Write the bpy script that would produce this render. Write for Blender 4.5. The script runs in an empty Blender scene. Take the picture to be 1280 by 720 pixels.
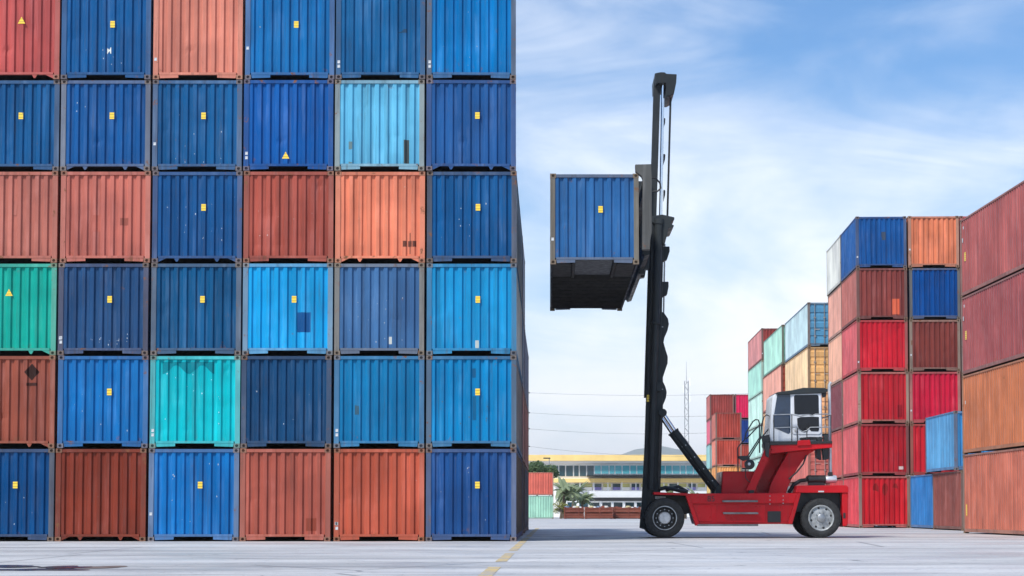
import bpy, math, random
from mathutils import Vector, Matrix

# ------------------------------------------------------------------ camera, world, sun, exposure
sc = bpy.context.scene
COL = sc.collection
F, VX, HY, PITCH, CAMH = 2366.0, 687.0, 639.0, math.radians(3.0), 0.81   # in pixels of the 1280 wide photograph
PY = HY - F * math.tan(PITCH)
cam_d = bpy.data.cameras.new('camera')
cam = bpy.data.objects.new('camera', cam_d); COL.objects.link(cam); sc.camera = cam
cam.location = (0, 0, CAMH); cam.rotation_euler = (math.pi / 2 + PITCH, 0, 0)
cam_d.sensor_width = 36; cam_d.lens = F / 1280 * 36
cam_d.shift_x = (640 - VX) / 1280; cam_d.shift_y = (PY - 360) / 1280
cam_d.clip_start = 0.5; cam_d.clip_end = 30000

SUN = Vector((-0.44, -0.52, 0.73)).normalized()
SKY_STRENGTH, SUN_STRENGTH = 0.097, 3.0
w = bpy.data.worlds.new('World'); sc.world = w; w.use_nodes = True
nt = w.node_tree; N = nt.nodes; L = nt.links; N.clear()
out = N.new('ShaderNodeOutputWorld'); bg = N.new('ShaderNodeBackground'); bg.inputs[1].default_value = SKY_STRENGTH
sky = N.new('ShaderNodeTexSky'); sky.sky_type = 'NISHITA'; sky.sun_disc = False
sky.sun_elevation = math.asin(SUN.z); sky.sun_rotation = math.atan2(SUN.x, SUN.y)
sky.air_density = 1.0; sky.dust_density = 0.6; sky.ozone_density = 2.5
tc = N.new('ShaderNodeTexCoord'); sep = N.new('ShaderNodeSeparateXYZ'); L.new(tc.outputs['Generated'], sep.inputs[0])
def wmath(op, a, b=None):
    n = N.new('ShaderNodeMath'); n.operation = op
    for i, v in enumerate((a, b)):
        if v is None: continue
        if isinstance(v, (int, float)): n.inputs[i].default_value = v
        else: L.new(v, n.inputs[i])
    return n.outputs[0]
zc = wmath('MAXIMUM', sep.outputs[2], 0.0)
def wnoise(scale, loc, rot, sc, detail, rough, dist):
    mp = N.new('ShaderNodeMapping'); mp.inputs['Location'].default_value = loc; mp.inputs['Rotation'].default_value = rot; mp.inputs['Scale'].default_value = scale
    L.new(tc.outputs['Generated'], mp.inputs[0]); n = N.new('ShaderNodeTexNoise'); n.inputs['Scale'].default_value = sc; n.inputs['Detail'].default_value = detail
    n.inputs['Roughness'].default_value = rough; n.inputs['Distortion'].default_value = dist; L.new(mp.outputs[0], n.inputs['Vector']); return n.outputs[0]
nA = wnoise((1, 1, 1.5), (2.6, 0.4, 1.1), (0, 0.6, 0), 3.4, 7, 0.5, 0.4)         # broad cloud masses
nB = wnoise((1, 1, 3.2), (0.3, 5.2, 0.7), (0, 0.75, 0), 5.5, 9, 0.58, 0.8)      # wisps
low = N.new('ShaderNodeMapRange'); low.inputs[1].default_value = 0.0; low.inputs[2].default_value = 0.30
low.inputs[3].default_value = 0.25; low.inputs[4].default_value = -0.06; L.new(zc, low.inputs[0])
cl = wmath('ADD', wmath('ADD', wmath('MULTIPLY', nA, 0.62), wmath('MULTIPLY', nB, 0.38)), low.outputs[0])
ramp = N.new('ShaderNodeMapRange'); ramp.interpolation_type = 'SMOOTHSTEP'
ramp.inputs[1].default_value = 0.41; ramp.inputs[2].default_value = 0.78; ramp.inputs[3].default_value = 0.03; ramp.inputs[4].default_value = 1.0
L.new(cl, ramp.inputs[0])
tint = N.new('ShaderNodeMix'); tint.data_type = 'RGBA'; tint.blend_type = 'MULTIPLY'; tint.inputs[0].default_value = 1.0
L.new(sky.outputs[0], tint.inputs[6]); tint.inputs[7].default_value = (0.40, 0.74, 1.02, 1)
mix = N.new('ShaderNodeMix'); mix.data_type = 'RGBA'; L.new(ramp.outputs[0], mix.inputs[0])
L.new(tint.outputs[2], mix.inputs[6]); mix.inputs[7].default_value = (8.4, 8.6, 8.9, 1)
L.new(mix.outputs[2], bg.inputs[0]); L.new(bg.outputs[0], out.inputs[0])

sd = bpy.data.lights.new('sun', 'SUN'); sd.energy = SUN_STRENGTH; sd.angle = math.radians(11); sd.color = (1, 0.96, 0.9)
so = bpy.data.objects.new('sun', sd); COL.objects.link(so)
so.rotation_euler = SUN.to_track_quat('Z', 'Y').to_euler(); so.location = (-30, -30, 60)
sc.view_settings.view_transform = 'Standard'; sc.view_settings.look = 'None'
sc.view_settings.gamma = 1; sc.view_settings.use_curve_mapping = False; sc.view_settings.exposure = 0.62
sc.render.engine = 'CYCLES'; sc.cycles.use_denoising = True
sc.cycles.max_bounces = 6

# ------------------------------------------------------------------ helpers
R = random.Random(7)
def W(px, py, Y):
    """the point at depth Y on the ray through a photograph pixel"""
    u, v = (px - VX) / F, (PY - py) / F
    dx, dy, dz = u, math.cos(PITCH) - v * math.sin(PITCH), math.sin(PITCH) + v * math.cos(PITCH)
    t = Y / dy
    return Vector((dx * t, Y, CAMH + dz * t))
def XG(px, Y): return (px - VX) / F * Y * math.cos(PITCH)    # x of a pixel column for a thing standing on the ground at depth Y
def lin(c): return tuple(((x / 255) / 12.92 if x / 255 <= 0.04045 else ((x / 255 + 0.055) / 1.055) ** 2.4) for x in c)

class MB:
    def __init__(s): s.v = []; s.f = []
    def add(s, vs, fs):
        o = len(s.v); s.v += [tuple(v) for v in vs]; s.f += [tuple(i + o for i in f) for f in fs]; return s
    def box(s, x0, x1, y0, y1, z0, z1):
        return s.add([(x, y, z) for x in (x0, x1) for y in (y0, y1) for z in (z0, z1)],
                     [(0, 1, 3, 2), (4, 6, 7, 5), (0, 4, 5, 1), (2, 3, 7, 6), (0, 2, 6, 4), (1, 5, 7, 3)])
    def prism(s, pts, y0, y1):
        """polygon of (x, z) extruded in y"""
        n = len(pts); vs = [(x, y0, z) for x, z in pts] + [(x, y1, z) for x, z in pts]
        fs = [tuple(range(n)), tuple(range(2 * n - 1, n - 1, -1))] + [(i, i + n, (i + 1) % n + n, (i + 1) % n) for i in range(n)]
        return s.add(vs, fs)
    def pxprism(s, pts, y0, y1):
        """side outline given in photograph pixels, at depth y0, extruded to y1"""
        return s.prism([(W(a, b, y0).x, W(a, b, y0).z) for a, b in pts], y0, y1)
    def tube(s, pts, r, n=8, cap=True):
        pts = [Vector(p) for p in pts]; rs = r if isinstance(r, (list, tuple)) else [r] * len(pts)
        vs = []; fs = []; up = None
        for i, p in enumerate(pts):
            d = (pts[min(i + 1, len(pts) - 1)] - pts[max(i - 1, 0)])
            if d.length < 1e-9: d = Vector((0, 0, 1))
            d.normalize()
            if up is None: up = Vector((0, 1, 0)) if abs(d.y) < 0.9 else Vector((1, 0, 0))
            a = d.cross(up).normalized(); b = a.cross(d).normalized(); up = b
            vs += [p + (a * math.cos(2 * math.pi * k / n) + b * math.sin(2 * math.pi * k / n)) * rs[i] for k in range(n)]
        for i in range(len(pts) - 1):
            for k in range(n):
                fs.append((i * n + k, i * n + (k + 1) % n, (i + 1) * n + (k + 1) % n, (i + 1) * n + k))
        if cap: fs += [tuple(range(n - 1, -1, -1)), tuple(range((len(pts) - 1) * n, len(pts) * n))]
        return s.add(vs, fs)
    def lathe_y(s, prof, cx, cz, n=48):
        """profile of (radius, y) turned about a y axis"""
        vs = []; fs = []
        for r, y in prof: vs += [(cx + r * math.cos(2 * math.pi * k / n), y, cz + r * math.sin(2 * math.pi * k / n)) for k in range(n)]
        for i in range(len(prof) - 1):
            for k in range(n): fs.append((i * n + k, i * n + (k + 1) % n, (i + 1) * n + (k + 1) % n, (i + 1) * n + k))
        return s.add(vs, fs)
    def mesh(s, name, off=(0, 0, 0)):
        m = bpy.data.meshes.new(name)
        m.from_pydata([(x - off[0], y - off[1], z - off[2]) for x, y, z in s.v], [], s.f)
        m.validate(); m.update()
        import bmesh
        b = bmesh.new(); b.from_mesh(m); bmesh.ops.recalc_face_normals(b, faces=b.faces); b.to_mesh(m); b.free()
        return m

def tag(o, label=None, cat=None, group=None, kind=None):
    if label: o['label'] = label
    if cat: o['category'] = cat
    if group: o['group'] = group
    if kind: o['kind'] = kind
    return o
def empty(name, loc, rz=0.0):
    o = bpy.data.objects.new(name, None); COL.objects.link(o); o.location = loc; o.rotation_euler = (0, 0, rz); o.empty_display_size = 0.3
    return o
def link(name, mesh, mat=None, parent=None, loc=(0, 0, 0), rot=(0, 0, 0), color=None):
    o = bpy.data.objects.new(name, mesh); COL.objects.link(o); o.location = loc; o.rotation_euler = rot
    if mat is not None and not mesh.materials: mesh.materials.append(mat)
    if parent is not None: o.parent = parent
    if color is not None: o.color = (*color, 1)
    return o
def build(name, mb, mat, parent=None, root=None, smooth=False, bevel=0.0):
    """one mesh given in world coordinates, as a part of root's tree"""
    m = mb.mesh(name, root.location if root is not None else (0, 0, 0)); m.materials.append(mat)
    if smooth:
        for p in m.polygons: p.use_smooth = True
        try: m.set_sharp_from_angle(angle=math.radians(35))
        except Exception: pass
    o = bpy.data.objects.new(name, m); COL.objects.link(o); o.parent = parent
    if bevel:
        bv = o.modifiers.new('bevel', 'BEVEL'); bv.width = bevel; bv.segments = 2; bv.limit_method = 'ANGLE'
    return o

# ------------------------------------------------------------------ materials
def newmat(name):
    m = bpy.data.materials.new(name); m.use_nodes = True
    return m, m.node_tree, m.node_tree.nodes['Principled BSDF']
class NB:
    def __init__(s, nt): s.nt = nt
    def n(s, t, **kw):
        x = s.nt.nodes.new(t)
        for k, v in kw.items(): setattr(x, k, v)
        return x
    def put(s, sock, v):
        if isinstance(v, bpy.types.NodeSocket): s.nt.links.new(v, sock)
        else:
            if isinstance(v, (tuple, list)) and len(v) == 3 and sock.type == 'RGBA': v = (*v, 1)
            sock.default_value = v
    def math(s, op, a, b=0.0, c=None):
        x = s.n('ShaderNodeMath', operation=op); s.put(x.inputs[0], a); s.put(x.inputs[1], b)
        if c is not None: s.put(x.inputs[2], c)
        return x.outputs[0]
    def mix(s, f, a, b, blend='MIX'):
        x = s.n('ShaderNodeMix', data_type='RGBA', blend_type=blend); s.put(x.inputs[0], f); s.put(x.inputs[6], a); s.put(x.inputs[7], b)
        return x.outputs[2]
    def noise(s, vec, scale, detail=4, rough=0.55, dist=0.0):
        x = s.n('ShaderNodeTexNoise'); s.put(x.inputs['Vector'], vec); x.inputs['Scale'].default_value = scale
        x.inputs['Detail'].default_value = detail; x.inputs['Roughness'].default_value = rough; x.inputs['Distortion'].default_value = dist
        return x.outputs[0]
    def map(s, vec, scale=(1, 1, 1), loc=(0, 0, 0), rot=(0, 0, 0)):
        x = s.n('ShaderNodeMapping'); s.put(x.inputs[0], vec); x.inputs['Location'].default_value = loc
        x.inputs['Rotation'].default_value = rot; x.inputs['Scale'].default_value = scale
        return x.outputs[0]
    def rng(s, v, a, b, c=0.0, d=1.0, smooth=True):
        x = s.n('ShaderNodeMapRange'); x.interpolation_type = 'SMOOTHSTEP' if smooth else 'LINEAR'; s.put(x.inputs[0], v)
        for i, q in enumerate((a, b, c, d)): x.inputs[i + 1].default_value = q
        return x.outputs[0]
def bump(nb, bsdf, h, strength, dist=0.02):
    b = nb.n('ShaderNodeBump'); b.inputs['Strength'].default_value = strength; b.inputs['Distance'].default_value = dist
    nb.put(b.inputs['Height'], h); nb.nt.links.new(b.outputs[0], bsdf.inputs['Normal'])

def painted(name, col=None, rust=0.5, fade=0.25, dirt=0.25, rough=0.5, marks=0.5, spec=0.13, chalk=(0.55, 0.56, 0.57), ribs=False):
    """weathered paint; colour from the object's own colour unless one is given"""
    m, nt, b = newmat(name); q = NB(nt)
    oi = q.n('ShaderNodeObjectInfo'); t = q.n('ShaderNodeTexCoord')
    off = q.n('ShaderNodeVectorMath', operation='ADD'); nt.links.new(t.outputs['Object'], off.inputs[0])
    ro = q.math('MULTIPLY', oi.outputs['Random'], 173.0)
    cb = q.n('ShaderNodeCombineXYZ'); q.put(cb.inputs[0], ro); q.put(cb.inputs[1], ro); q.put(cb.inputs[2], ro); nt.links.new(cb.outputs[0], off.inputs[1])
    v = off.outputs[0]
    base = oi.outputs['Color'] if col is None else (*col, 1)
    big = q.noise(v, 0.55, 3); c = q.mix(1.0, base, q.mix(q.rng(big, 0.3, 0.7), (0.8, 0.8, 0.82), (1.12, 1.12, 1.1)), 'MULTIPLY')
    edge = None
    if ribs:                                                              # each pressed rib takes the paint a little differently; rust creeps in from the frame
        rb = q.noise(q.map(v, (3.6, 3.6, 0.06)), 1.0, 2, 0.5); c = q.mix(1.0, c, q.mix(q.rng(rb, 0.3, 0.7), (0.84, 0.84, 0.85), (1.12, 1.12, 1.12)), 'MULTIPLY')
        sx = q.n('ShaderNodeSeparateXYZ'); nt.links.new(t.outputs['Object'], sx.inputs[0])
        edge = q.math('ADD', q.rng(sx.outputs[2], 0.22, 0.55, 1, 0), q.rng(sx.outputs[2], 2.15, 2.38, 0, 0.8))
    st = q.noise(q.map(v, (5.5, 5.5, 0.35)), 1.0, 5, 0.6)
    patch = q.noise(v, 0.9, 3)
    c = q.mix(q.math('MULTIPLY', q.math('MULTIPLY', q.rng(st, 0.45, 0.75), q.rng(patch, 0.35, 0.65)), fade), c, q.mix(0.12, q.mix(1.0, c, (1.6, 1.55, 1.5, 1), 'MULTIPLY'), (*chalk, 1)))
    run = q.noise(q.map(v, (9, 9, 0.5), (4, 1, 2)), 1.0, 6, 0.65)
    c = q.mix(q.math('MULTIPLY', q.rng(run, 0.52, 0.72), dirt), c, q.mix(0.75, c, (0.05, 0.042, 0.035, 1)))
    rs = q.noise(v, 3.2, 10, 0.68, 0.3)
    if edge is not None: rs = q.math('ADD', rs, q.math('MULTIPLY', edge, 0.055))
    c = q.mix(q.math('MULTIPLY', q.rng(rs, 0.66 - 0.06 * rust, 0.76 - 0.06 * rust), min(1, rust * 1.3)), c, q.mix(q.noise(v, 12, 3), (0.10, 0.04, 0.02, 1), (0.26, 0.115, 0.055, 1)))
    sm = q.noise(q.map(v, (4, 4, 7), (9, 3, 5)), 1.3, 8, 0.7)
    c = q.mix(q.math('MULTIPLY', q.rng(sm, 0.715, 0.735), marks), c, (0.62, 0.64, 0.66, 1))
    nt.links.new(c, b.inputs['Base Color'])
    nt.links.new(q.rng(q.noise(v, 2.5, 5), 0.3, 0.7, rough - 0.1, rough + 0.15), b.inputs['Roughness'])
    b.inputs['Specular IOR Level'].default_value = spec
    bump(q, b, q.noise(v, 6, 4), 0.12, 0.02)
    return m
def plain(name, col, rough=0.5, metal=0.0, var=0.15, scale=3.0, spec=0.5, coat=0.0):
    m, nt, b = newmat(name); q = NB(nt); t = q.n('ShaderNodeTexCoord')
    n = q.noise(t.outputs['Object'], scale, 6, 0.6)
    nt.links.new(q.mix(q.rng(n, 0.3, 0.7), tuple(x * (1 - var) for x in col), tuple(min(1, x * (1 + var)) for x in col)), b.inputs['Base Color'])
    nt.links.new(q.rng(q.noise(t.outputs['Object'], scale * 2.3, 4), 0.3, 0.7, max(0.02, rough - 0.08), rough + 0.08), b.inputs['Roughness'])
    b.inputs['Metallic'].default_value = metal; b.inputs['Specular IOR Level'].default_value = spec; b.inputs['Coat Weight'].default_value = coat
    return m

M = {}
M['panel'] = painted('container_paint', rust=0.36, fade=0.6, dirt=0.42, marks=0.6, ribs=True)
M['frame'] = painted('container_frame_paint', rust=1.15, fade=0.6, dirt=0.6, marks=0.15, rough=0.6)
M['casting'] = painted('corner_casting_steel', rust=1.3, fade=0.4, dirt=0.6, marks=0.2, rough=0.65)
M['mark'] = painted('stencil_paint', rust=0.1, fade=0.5, dirt=0.3, marks=0.1, rough=0.65)
M['under'] = plain('underside_steel', (0.016, 0.015, 0.015), 0.8, 0, 0.4)
M['wood'] = plain('container_floor', (0.05, 0.035, 0.025), 0.8)
m, nt, b = newmat('yellow_decal'); q = NB(nt); t = q.n('ShaderNodeTexCoord')
wv = q.n('ShaderNodeTexWave'); wv.bands_direction = 'Z'; wv.inputs['Scale'].default_value = 4.2; wv.inputs['Distortion'].default_value = 1.5; q.put(wv.inputs['Vector'], t.outputs['Object'])
nt.links.new(q.mix(q.rng(wv.outputs['Fac'], 0.75, 0.95, 0.0, 0.6), (0.85, 0.58, 0.05, 1), (0.12, 0.09, 0.03, 1)), b.inputs['Base Color']); b.inputs['Roughness'].default_value = 0.5
M['decal'] = m
M['white_decal'] = plain('white_decal', (0.5, 0.51, 0.52), 0.6, 0, 0.35, 20)
M['red'] = painted('handler_red_paint', (0.48, 0.006, 0.012), rust=0.06, fade=0.12, dirt=0.3, rough=0.34, marks=0.0, spec=0.22, chalk=(0.45, 0.1, 0.1))
M['dark'] = painted('mast_paint', (0.03, 0.035, 0.038), rust=0.2, fade=0.7, dirt=0.3, rough=0.42, marks=0.1, chalk=(0.16, 0.17, 0.17))
M['grey'] = painted('spreader_paint', (0.075, 0.075, 0.072), rust=0.7, fade=0.8, dirt=0.5, rough=0.6, marks=1.0)
M['black'] = plain('black_plastic', (0.013, 0.013, 0.014), 0.5)
M['rubber'] = plain('tyre_rubber', (0.02, 0.02, 0.02), 0.8, 0, 0.35, 6)
M['rim'] = plain('rim_paint', (0.34, 0.35, 0.35), 0.5, 0.2, 0.3, 6)
M['hub'] = plain('hub_cap', (0.5, 0.5, 0.5), 0.45, 0.2, 0.2, 8)
M['cab'] = painted('cab_paint', (0.62, 0.64, 0.68), rust=0.05, fade=0.2, dirt=0.2, rough=0.35, marks=0)
M['chrome'] = plain('polished_rod', (0.75, 0.77, 0.8), 0.18, 1.0, 0.05)
M['steel'] = plain('galvanised_steel', (0.32, 0.33, 0.34), 0.45, 0.6, 0.2)
M['stepm'] = plain('worn_step_steel', (0.17, 0.17, 0.17), 0.55, 0.4, 0.3)
M['sky_glass'] = plain('painted_sky_glass', (0.02, 0.038, 0.075), 0.08, 0, 0.3, 2)  # sky reflected in the pane is put into its blue base colour
M['rail'] = plain('dark_handrail', (0.03, 0.032, 0.035), 0.45, 0.2)
M['exhaust'] = plain('aluminium_exhaust', (0.6, 0.61, 0.63), 0.4, 0.5, 0.15)
m, nt, b = newmat('tinted_glass'); b.inputs['Base Color'].default_value = (0.004, 0.006, 0.012, 1); b.inputs['Roughness'].default_value = 0.04; b.inputs['Specular IOR Level'].default_value = 0.3
M['glass'] = m
m, nt, b = newmat('teal_glass'); b.inputs['Base Color'].default_value = (0.10, 0.42, 0.46, 1); b.inputs['Roughness'].default_value = 0.08
M['teal'] = m
m, nt, b = newmat('dark_window_glass'); b.inputs['Base Color'].default_value = (0.02, 0.06, 0.08, 1); b.inputs['Roughness'].default_value = 0.06
M['dglass'] = m
M['white'] = plain('white_render', (0.8, 0.8, 0.79), 0.7, 0, 0.06, 0.4)
M['yellow'] = plain('yellow_fascia', (0.85, 0.6, 0.22), 0.6, 0, 0.1, 0.5)
M['purple'] = plain('blue_awning', (0.22, 0.2, 0.5), 0.7, 0, 0.2, 1)
M['lime'] = plain('pale_green_blind', (0.5, 0.52, 0.22), 0.7, 0, 0.15, 1)
M['rustm'] = painted('rusty_steel', (0.2, 0.06, 0.04), rust=1.0, fade=0.3, dirt=0.4, rough=0.75, marks=0.4)
M['wire'] = plain('cable_black', (0.09, 0.09, 0.1), 0.6)
M['concrete'] = plain('pole_concrete', (0.33, 0.33, 0.32), 0.8)
M['bark'] = plain('bark', (0.11, 0.08, 0.055), 0.9, 0, 0.35, 5)
def leafmat(name, a, bcol):
    m, nt, b = newmat(name); q = NB(nt); oi = q.n('ShaderNodeNewGeometry')
    nt.links.new(q.mix(oi.outputs['Random Per Island'], (*a, 1), (*bcol, 1)), b.inputs['Base Color']); b.inputs['Roughness'].default_value = 0.5
    tr = q.n('ShaderNodeBsdfTranslucent'); tr.inputs[0].default_value = (*[x * 1.2 for x in bcol], 1)
    ms = q.n('ShaderNodeMixShader'); ms.inputs[0].default_value = 0.3
    nt.links.new(b.outputs[0], ms.inputs[1]); nt.links.new(tr.outputs[0], ms.inputs[2]); nt.links.new(ms.outputs[0], nt.nodes['Material Output'].inputs[0])
    return m
M['leaf'] = leafmat('green_leaves', (0.05, 0.09, 0.03), (0.11, 0.17, 0.06))
M['palm'] = leafmat('palm_leaves', (0.13, 0.17, 0.07), (0.32, 0.38, 0.22))
M['bush'] = leafmat('yellow_green_leaves', (0.16, 0.17, 0.03), (0.3, 0.3, 0.08))

# ------------------------------------------------------------------ the setting: ground, marks, hills
m, nt, b = newmat('yard_concrete'); q = NB(nt); g = q.n('ShaderNodeNewGeometry'); P = g.outputs['Position']
c = q.mix(q.rng(q.noise(q.map(P, (0.09, 0.3, 1)), 1.0, 8, 0.65), 0.3, 0.7), (0.40, 0.395, 0.39, 1), (0.68, 0.67, 0.655, 1))
c = q.mix(q.math('MULTIPLY', q.rng(q.noise(q.map(P, (0.12, 1.1, 1), rot=(0, 0, 0.06)), 1.0, 8, 0.65, 0.4), 0.52, 0.68), 0.55), c, (0.19, 0.19, 0.20, 1))
c = q.mix(q.math('MULTIPLY', q.rng(q.noise(q.map(P, (0.2, 0.9, 1), (7, 3, 0), (0, 0, -0.1)), 1.0, 8, 0.7, 0.3), 0.55, 0.7), 0.6), c, (0.76, 0.75, 0.73, 1))
c = q.mix(q.math('MULTIPLY', q.rng(q.noise(P, 2.3, 8, 0.75), 0.60, 0.64), 0.75), c, (0.06, 0.06, 0.065, 1))
c = q.mix(q.math('MULTIPLY', q.rng(q.noise(q.map(P, (0.5, 2.2, 1), (3, 8, 1), (0, 0, 0.12)), 1.0, 7, 0.7, 0.5), 0.60, 0.68), 0.6), c, (0.22, 0.215, 0.22, 1))
c = q.mix(q.math('MULTIPLY', q.rng(q.noise(P, 14, 4, 0.7), 0.35, 0.65), 0.2), c, (0.16, 0.16, 0.17, 1))
vo = q.n('ShaderNodeTexVoronoi', feature='DISTANCE_TO_EDGE'); q.put(vo.inputs['Vector'], q.map(P, (0.12, 0.16, 1))); vo.inputs['Scale'].default_value = 1.0
c = q.mix(q.math('MULTIPLY', q.rng(vo.outputs['Distance'], 0.002, 0.006, 1.0, 0.0), 0.5), c, (0.07, 0.07, 0.075, 1))
nt.links.new(c, b.inputs['Base Color']); nt.links.new(q.rng(q.noise(P, 0.4, 5), 0.35, 0.65, 0.42, 0.75), b.inputs['Roughness'])
bump(q, b, q.noise(P, 9, 6, 0.65), 0.35, 0.02)
M['ground'] = m
mb = MB(); mb.add([(-4000, -120, 0), (4000, -120, 0), (4000, 9000, 0), (-4000, 9000, 0)], [(0, 1, 2, 3)])
tag(link('ground', mb.mesh('ground'), M['ground']), kind='structure')

# worn yellow line running along the wall's free side
m, nt, b = newmat('worn_yellow_paint'); q = NB(nt); g = q.n('ShaderNodeNewGeometry'); P = g.outputs['Position']
nt.links.new(q.mix(q.rng(q.noise(P, 2.2, 8, 0.7), 0.40, 0.56), (0.34, 0.34, 0.35, 1), (0.62, 0.45, 0.17, 1)), b.inputs['Base Color']); b.inputs['Roughness'].default_value = 0.7
M['line'] = m
mb = MB()
for a, e in ((20.0, 27.5), (30.5, 36.5), (39, 58), (60, 90)):
    mb.add([(-0.98 + a * 0.0035, a, 0.004), (-0.80 + a * 0.0035, a, 0.004), (-0.80 + e * 0.0035, e, 0.004), (-0.98 + e * 0.0035, e, 0.004)], [(0, 1, 2, 3)])
tag(link('road_marking', mb.mesh('road_marking'), M['line']), kind='structure')

# damp stains with ragged outlines
def blob(cx, cy, rx, ry, seed, n=48):
    r = random.Random(seed); ph = [r.random() * 6.28 for _ in range(6)]
    pts = []
    for k in range(n):
        a = 2 * math.pi * k / n; s = 1 + sum(0.22 / (i + 1) * math.sin((i + 2) * a + ph[i]) for i in range(6))
        pts.append((cx + rx * s * math.cos(a), cy + ry * s * math.sin(a), 0.004))
    return pts
M['wet'] = plain('damp_oil_stain', (0.022, 0.026, 0.036), 0.2, 0, 0.3, 0.8)
M['brown_stain'] = plain('brown_soil_stain', (0.16, 0.11, 0.09), 0.7, 0, 0.4, 1.5)
for (px, py, rx, ry, mt, sd_) in ((45, 712, 0.62, 0.55, 'wet', 3), (10, 708, 0.45, 0.6, 'wet', 11), (125, 709, 0.42, 0.5, 'brown_stain', 6), (82, 709, 0.35, 0.6, 'wet', 9)):
    D = CAMH * F / (py - HY)
    mb = MB(); pts = blob(XG(px, D), D, rx, ry, sd_); mb.add(pts, [tuple(range(len(pts)))])
    o = tag(link('stain', mb.mesh('stain'), M[mt]), kind='structure'); o.location.z = 0.001 * sd_ / 3

# pale hills beyond the yard
m, nt, b = newmat('wooded_hill'); q = NB(nt); g = q.n('ShaderNodeNewGeometry')
nt.links.new(q.mix(q.noise(g.outputs['Position'], 0.02, 6), (0.05, 0.09, 0.06, 1), (0.12, 0.16, 0.11, 1)), b.inputs['Base Color']); b.inputs['Roughness'].default_value = 0.9
M['hill'] = m
rr = random.Random(3); nx, ny = 60, 8; vs = []; fs = []
for j in range(ny + 1):
    for i in range(nx + 1):
        u = i / nx; v = j / ny; x = -2700 + 6300 * u
        e = sum(hh * math.exp(-((x - cx) / s) ** 2) for hh, cx, s in ((236, 315, 225), (190, 600, 165), (110, 60, 150), (205, 2200, 700), (150, -1800, 660)))
        e *= 1 + 0.08 * math.sin(x / 51) + 0.05 * math.sin(x / 22 + 1)
        vs.append((x, 6900 + 1500 * v, e * math.sin(math.pi * v) - 1.0))
for j in range(ny):
    for i in range(nx): fs.append((j * (nx + 1) + i, j * (nx + 1) + i + 1, (j + 1) * (nx + 1) + i + 1, (j + 1) * (nx + 1) + i))
mb = MB(); mb.add(vs, fs); tag(build('hills', mb, M['hill'], smooth=True), kind='structure')

# ------------------------------------------------------------------ shipping containers
CW = 2.438; CH = 2.50; PITCH_V = 2.512; POST = 0.135
CORR, DEP = 0.24, 0.05
def prof(x, period, dep, a=0.40, s=0.15):
    """depth of the pressed sheet behind its outer face"""
    t = ((x / period) + 0.5 - a / 2 * 0) % 1.0
    if t < a: return 0.0
    if t < a + s: return dep * (t - a) / s
    if t < 1 - s: return dep
    return dep * (1 - t) / s
def breaks(x0, x1, period, a=0.40, s=0.15):
    xs = {x0, x1}; k = math.floor(x0 / period) - 1
    while k * period < x1 + period:
        for t in (0.0, a, a + s, 1 - s):
            x = (k + t - 0.5) * period
            if x0 < x < x1: xs.add(round(x, 5))
        k += 1
    return sorted(xs)
def sheet(x0, x1, z0, z1, period, dep, nz, dents, flip=False, y=0.0, zf=None):
    """corrugated sheet facing -y; dents = (x, z, radius, depth)"""
    xs = breaks(x0, x1, period); mb = MB(); vs = []; fs = []
    for j in range(nz + 1):
        for x in xs:
            lo, hi = zf(x) if zf else (z0, z1)
            z = lo + (hi - lo) * j / nz
            d = sum(dd * math.exp(-(((x - a) ** 2 + (z - c) ** 2) / r ** 2)) for a, c, r, dd in dents)
            vs.append((x, y + prof(x, period, dep) + d, z))
    n = len(xs)
    for j in range(nz):
        for i in range(n - 1): fs.append((j * n + i, j * n + i + 1, (j + 1) * n + i + 1, (j + 1) * n + i))
    return mb.add(vs, fs)

_cache = {}
def cached(key, fn):
    if key not in _cache: _cache[key] = fn()
    return _cache[key]
EP0, EP1 = -(CW / 2 - POST), CW / 2 - POST       # end panel from post to post
ZS, ZH = 0.19, 0.105                            # sill top, header height
DENTS = {}
for k in range(7):
    r = random.Random(40 + k)
    DENTS[k] = [(r.uniform(-0.9, 0.9), r.uniform(0.4, 2.2), r.uniform(0.08, 0.3), r.uniform(-0.014, 0.034)) for _ in range(3 + k)] if k else []
def end_mesh(k, h): return cached(('end', k, h), lambda: sheet(EP0, EP1, ZS - 0.02, h - ZH + 0.02, CORR, DEP, 14, DENTS[k], y=0.028).mesh('end_panel'))
def side_mesh(Ln, h, k):
    def f():
        r = random.Random(k * 13 + int(Ln)); dn = [(r.uniform(0.5, Ln - 0.5), r.uniform(0.4, 2.2), r.uniform(0.15, 0.45), r.uniform(-0.01, 0.022)) for _ in range(int(Ln * 0.8))] if k else []
        return sheet(0.1, Ln - 0.1, 0.15, h - 0.06, 0.275, 0.034, 8, dn, y=0.02).mesh('side_panel')
    return cached(('side', Ln, h, k), f)
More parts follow.
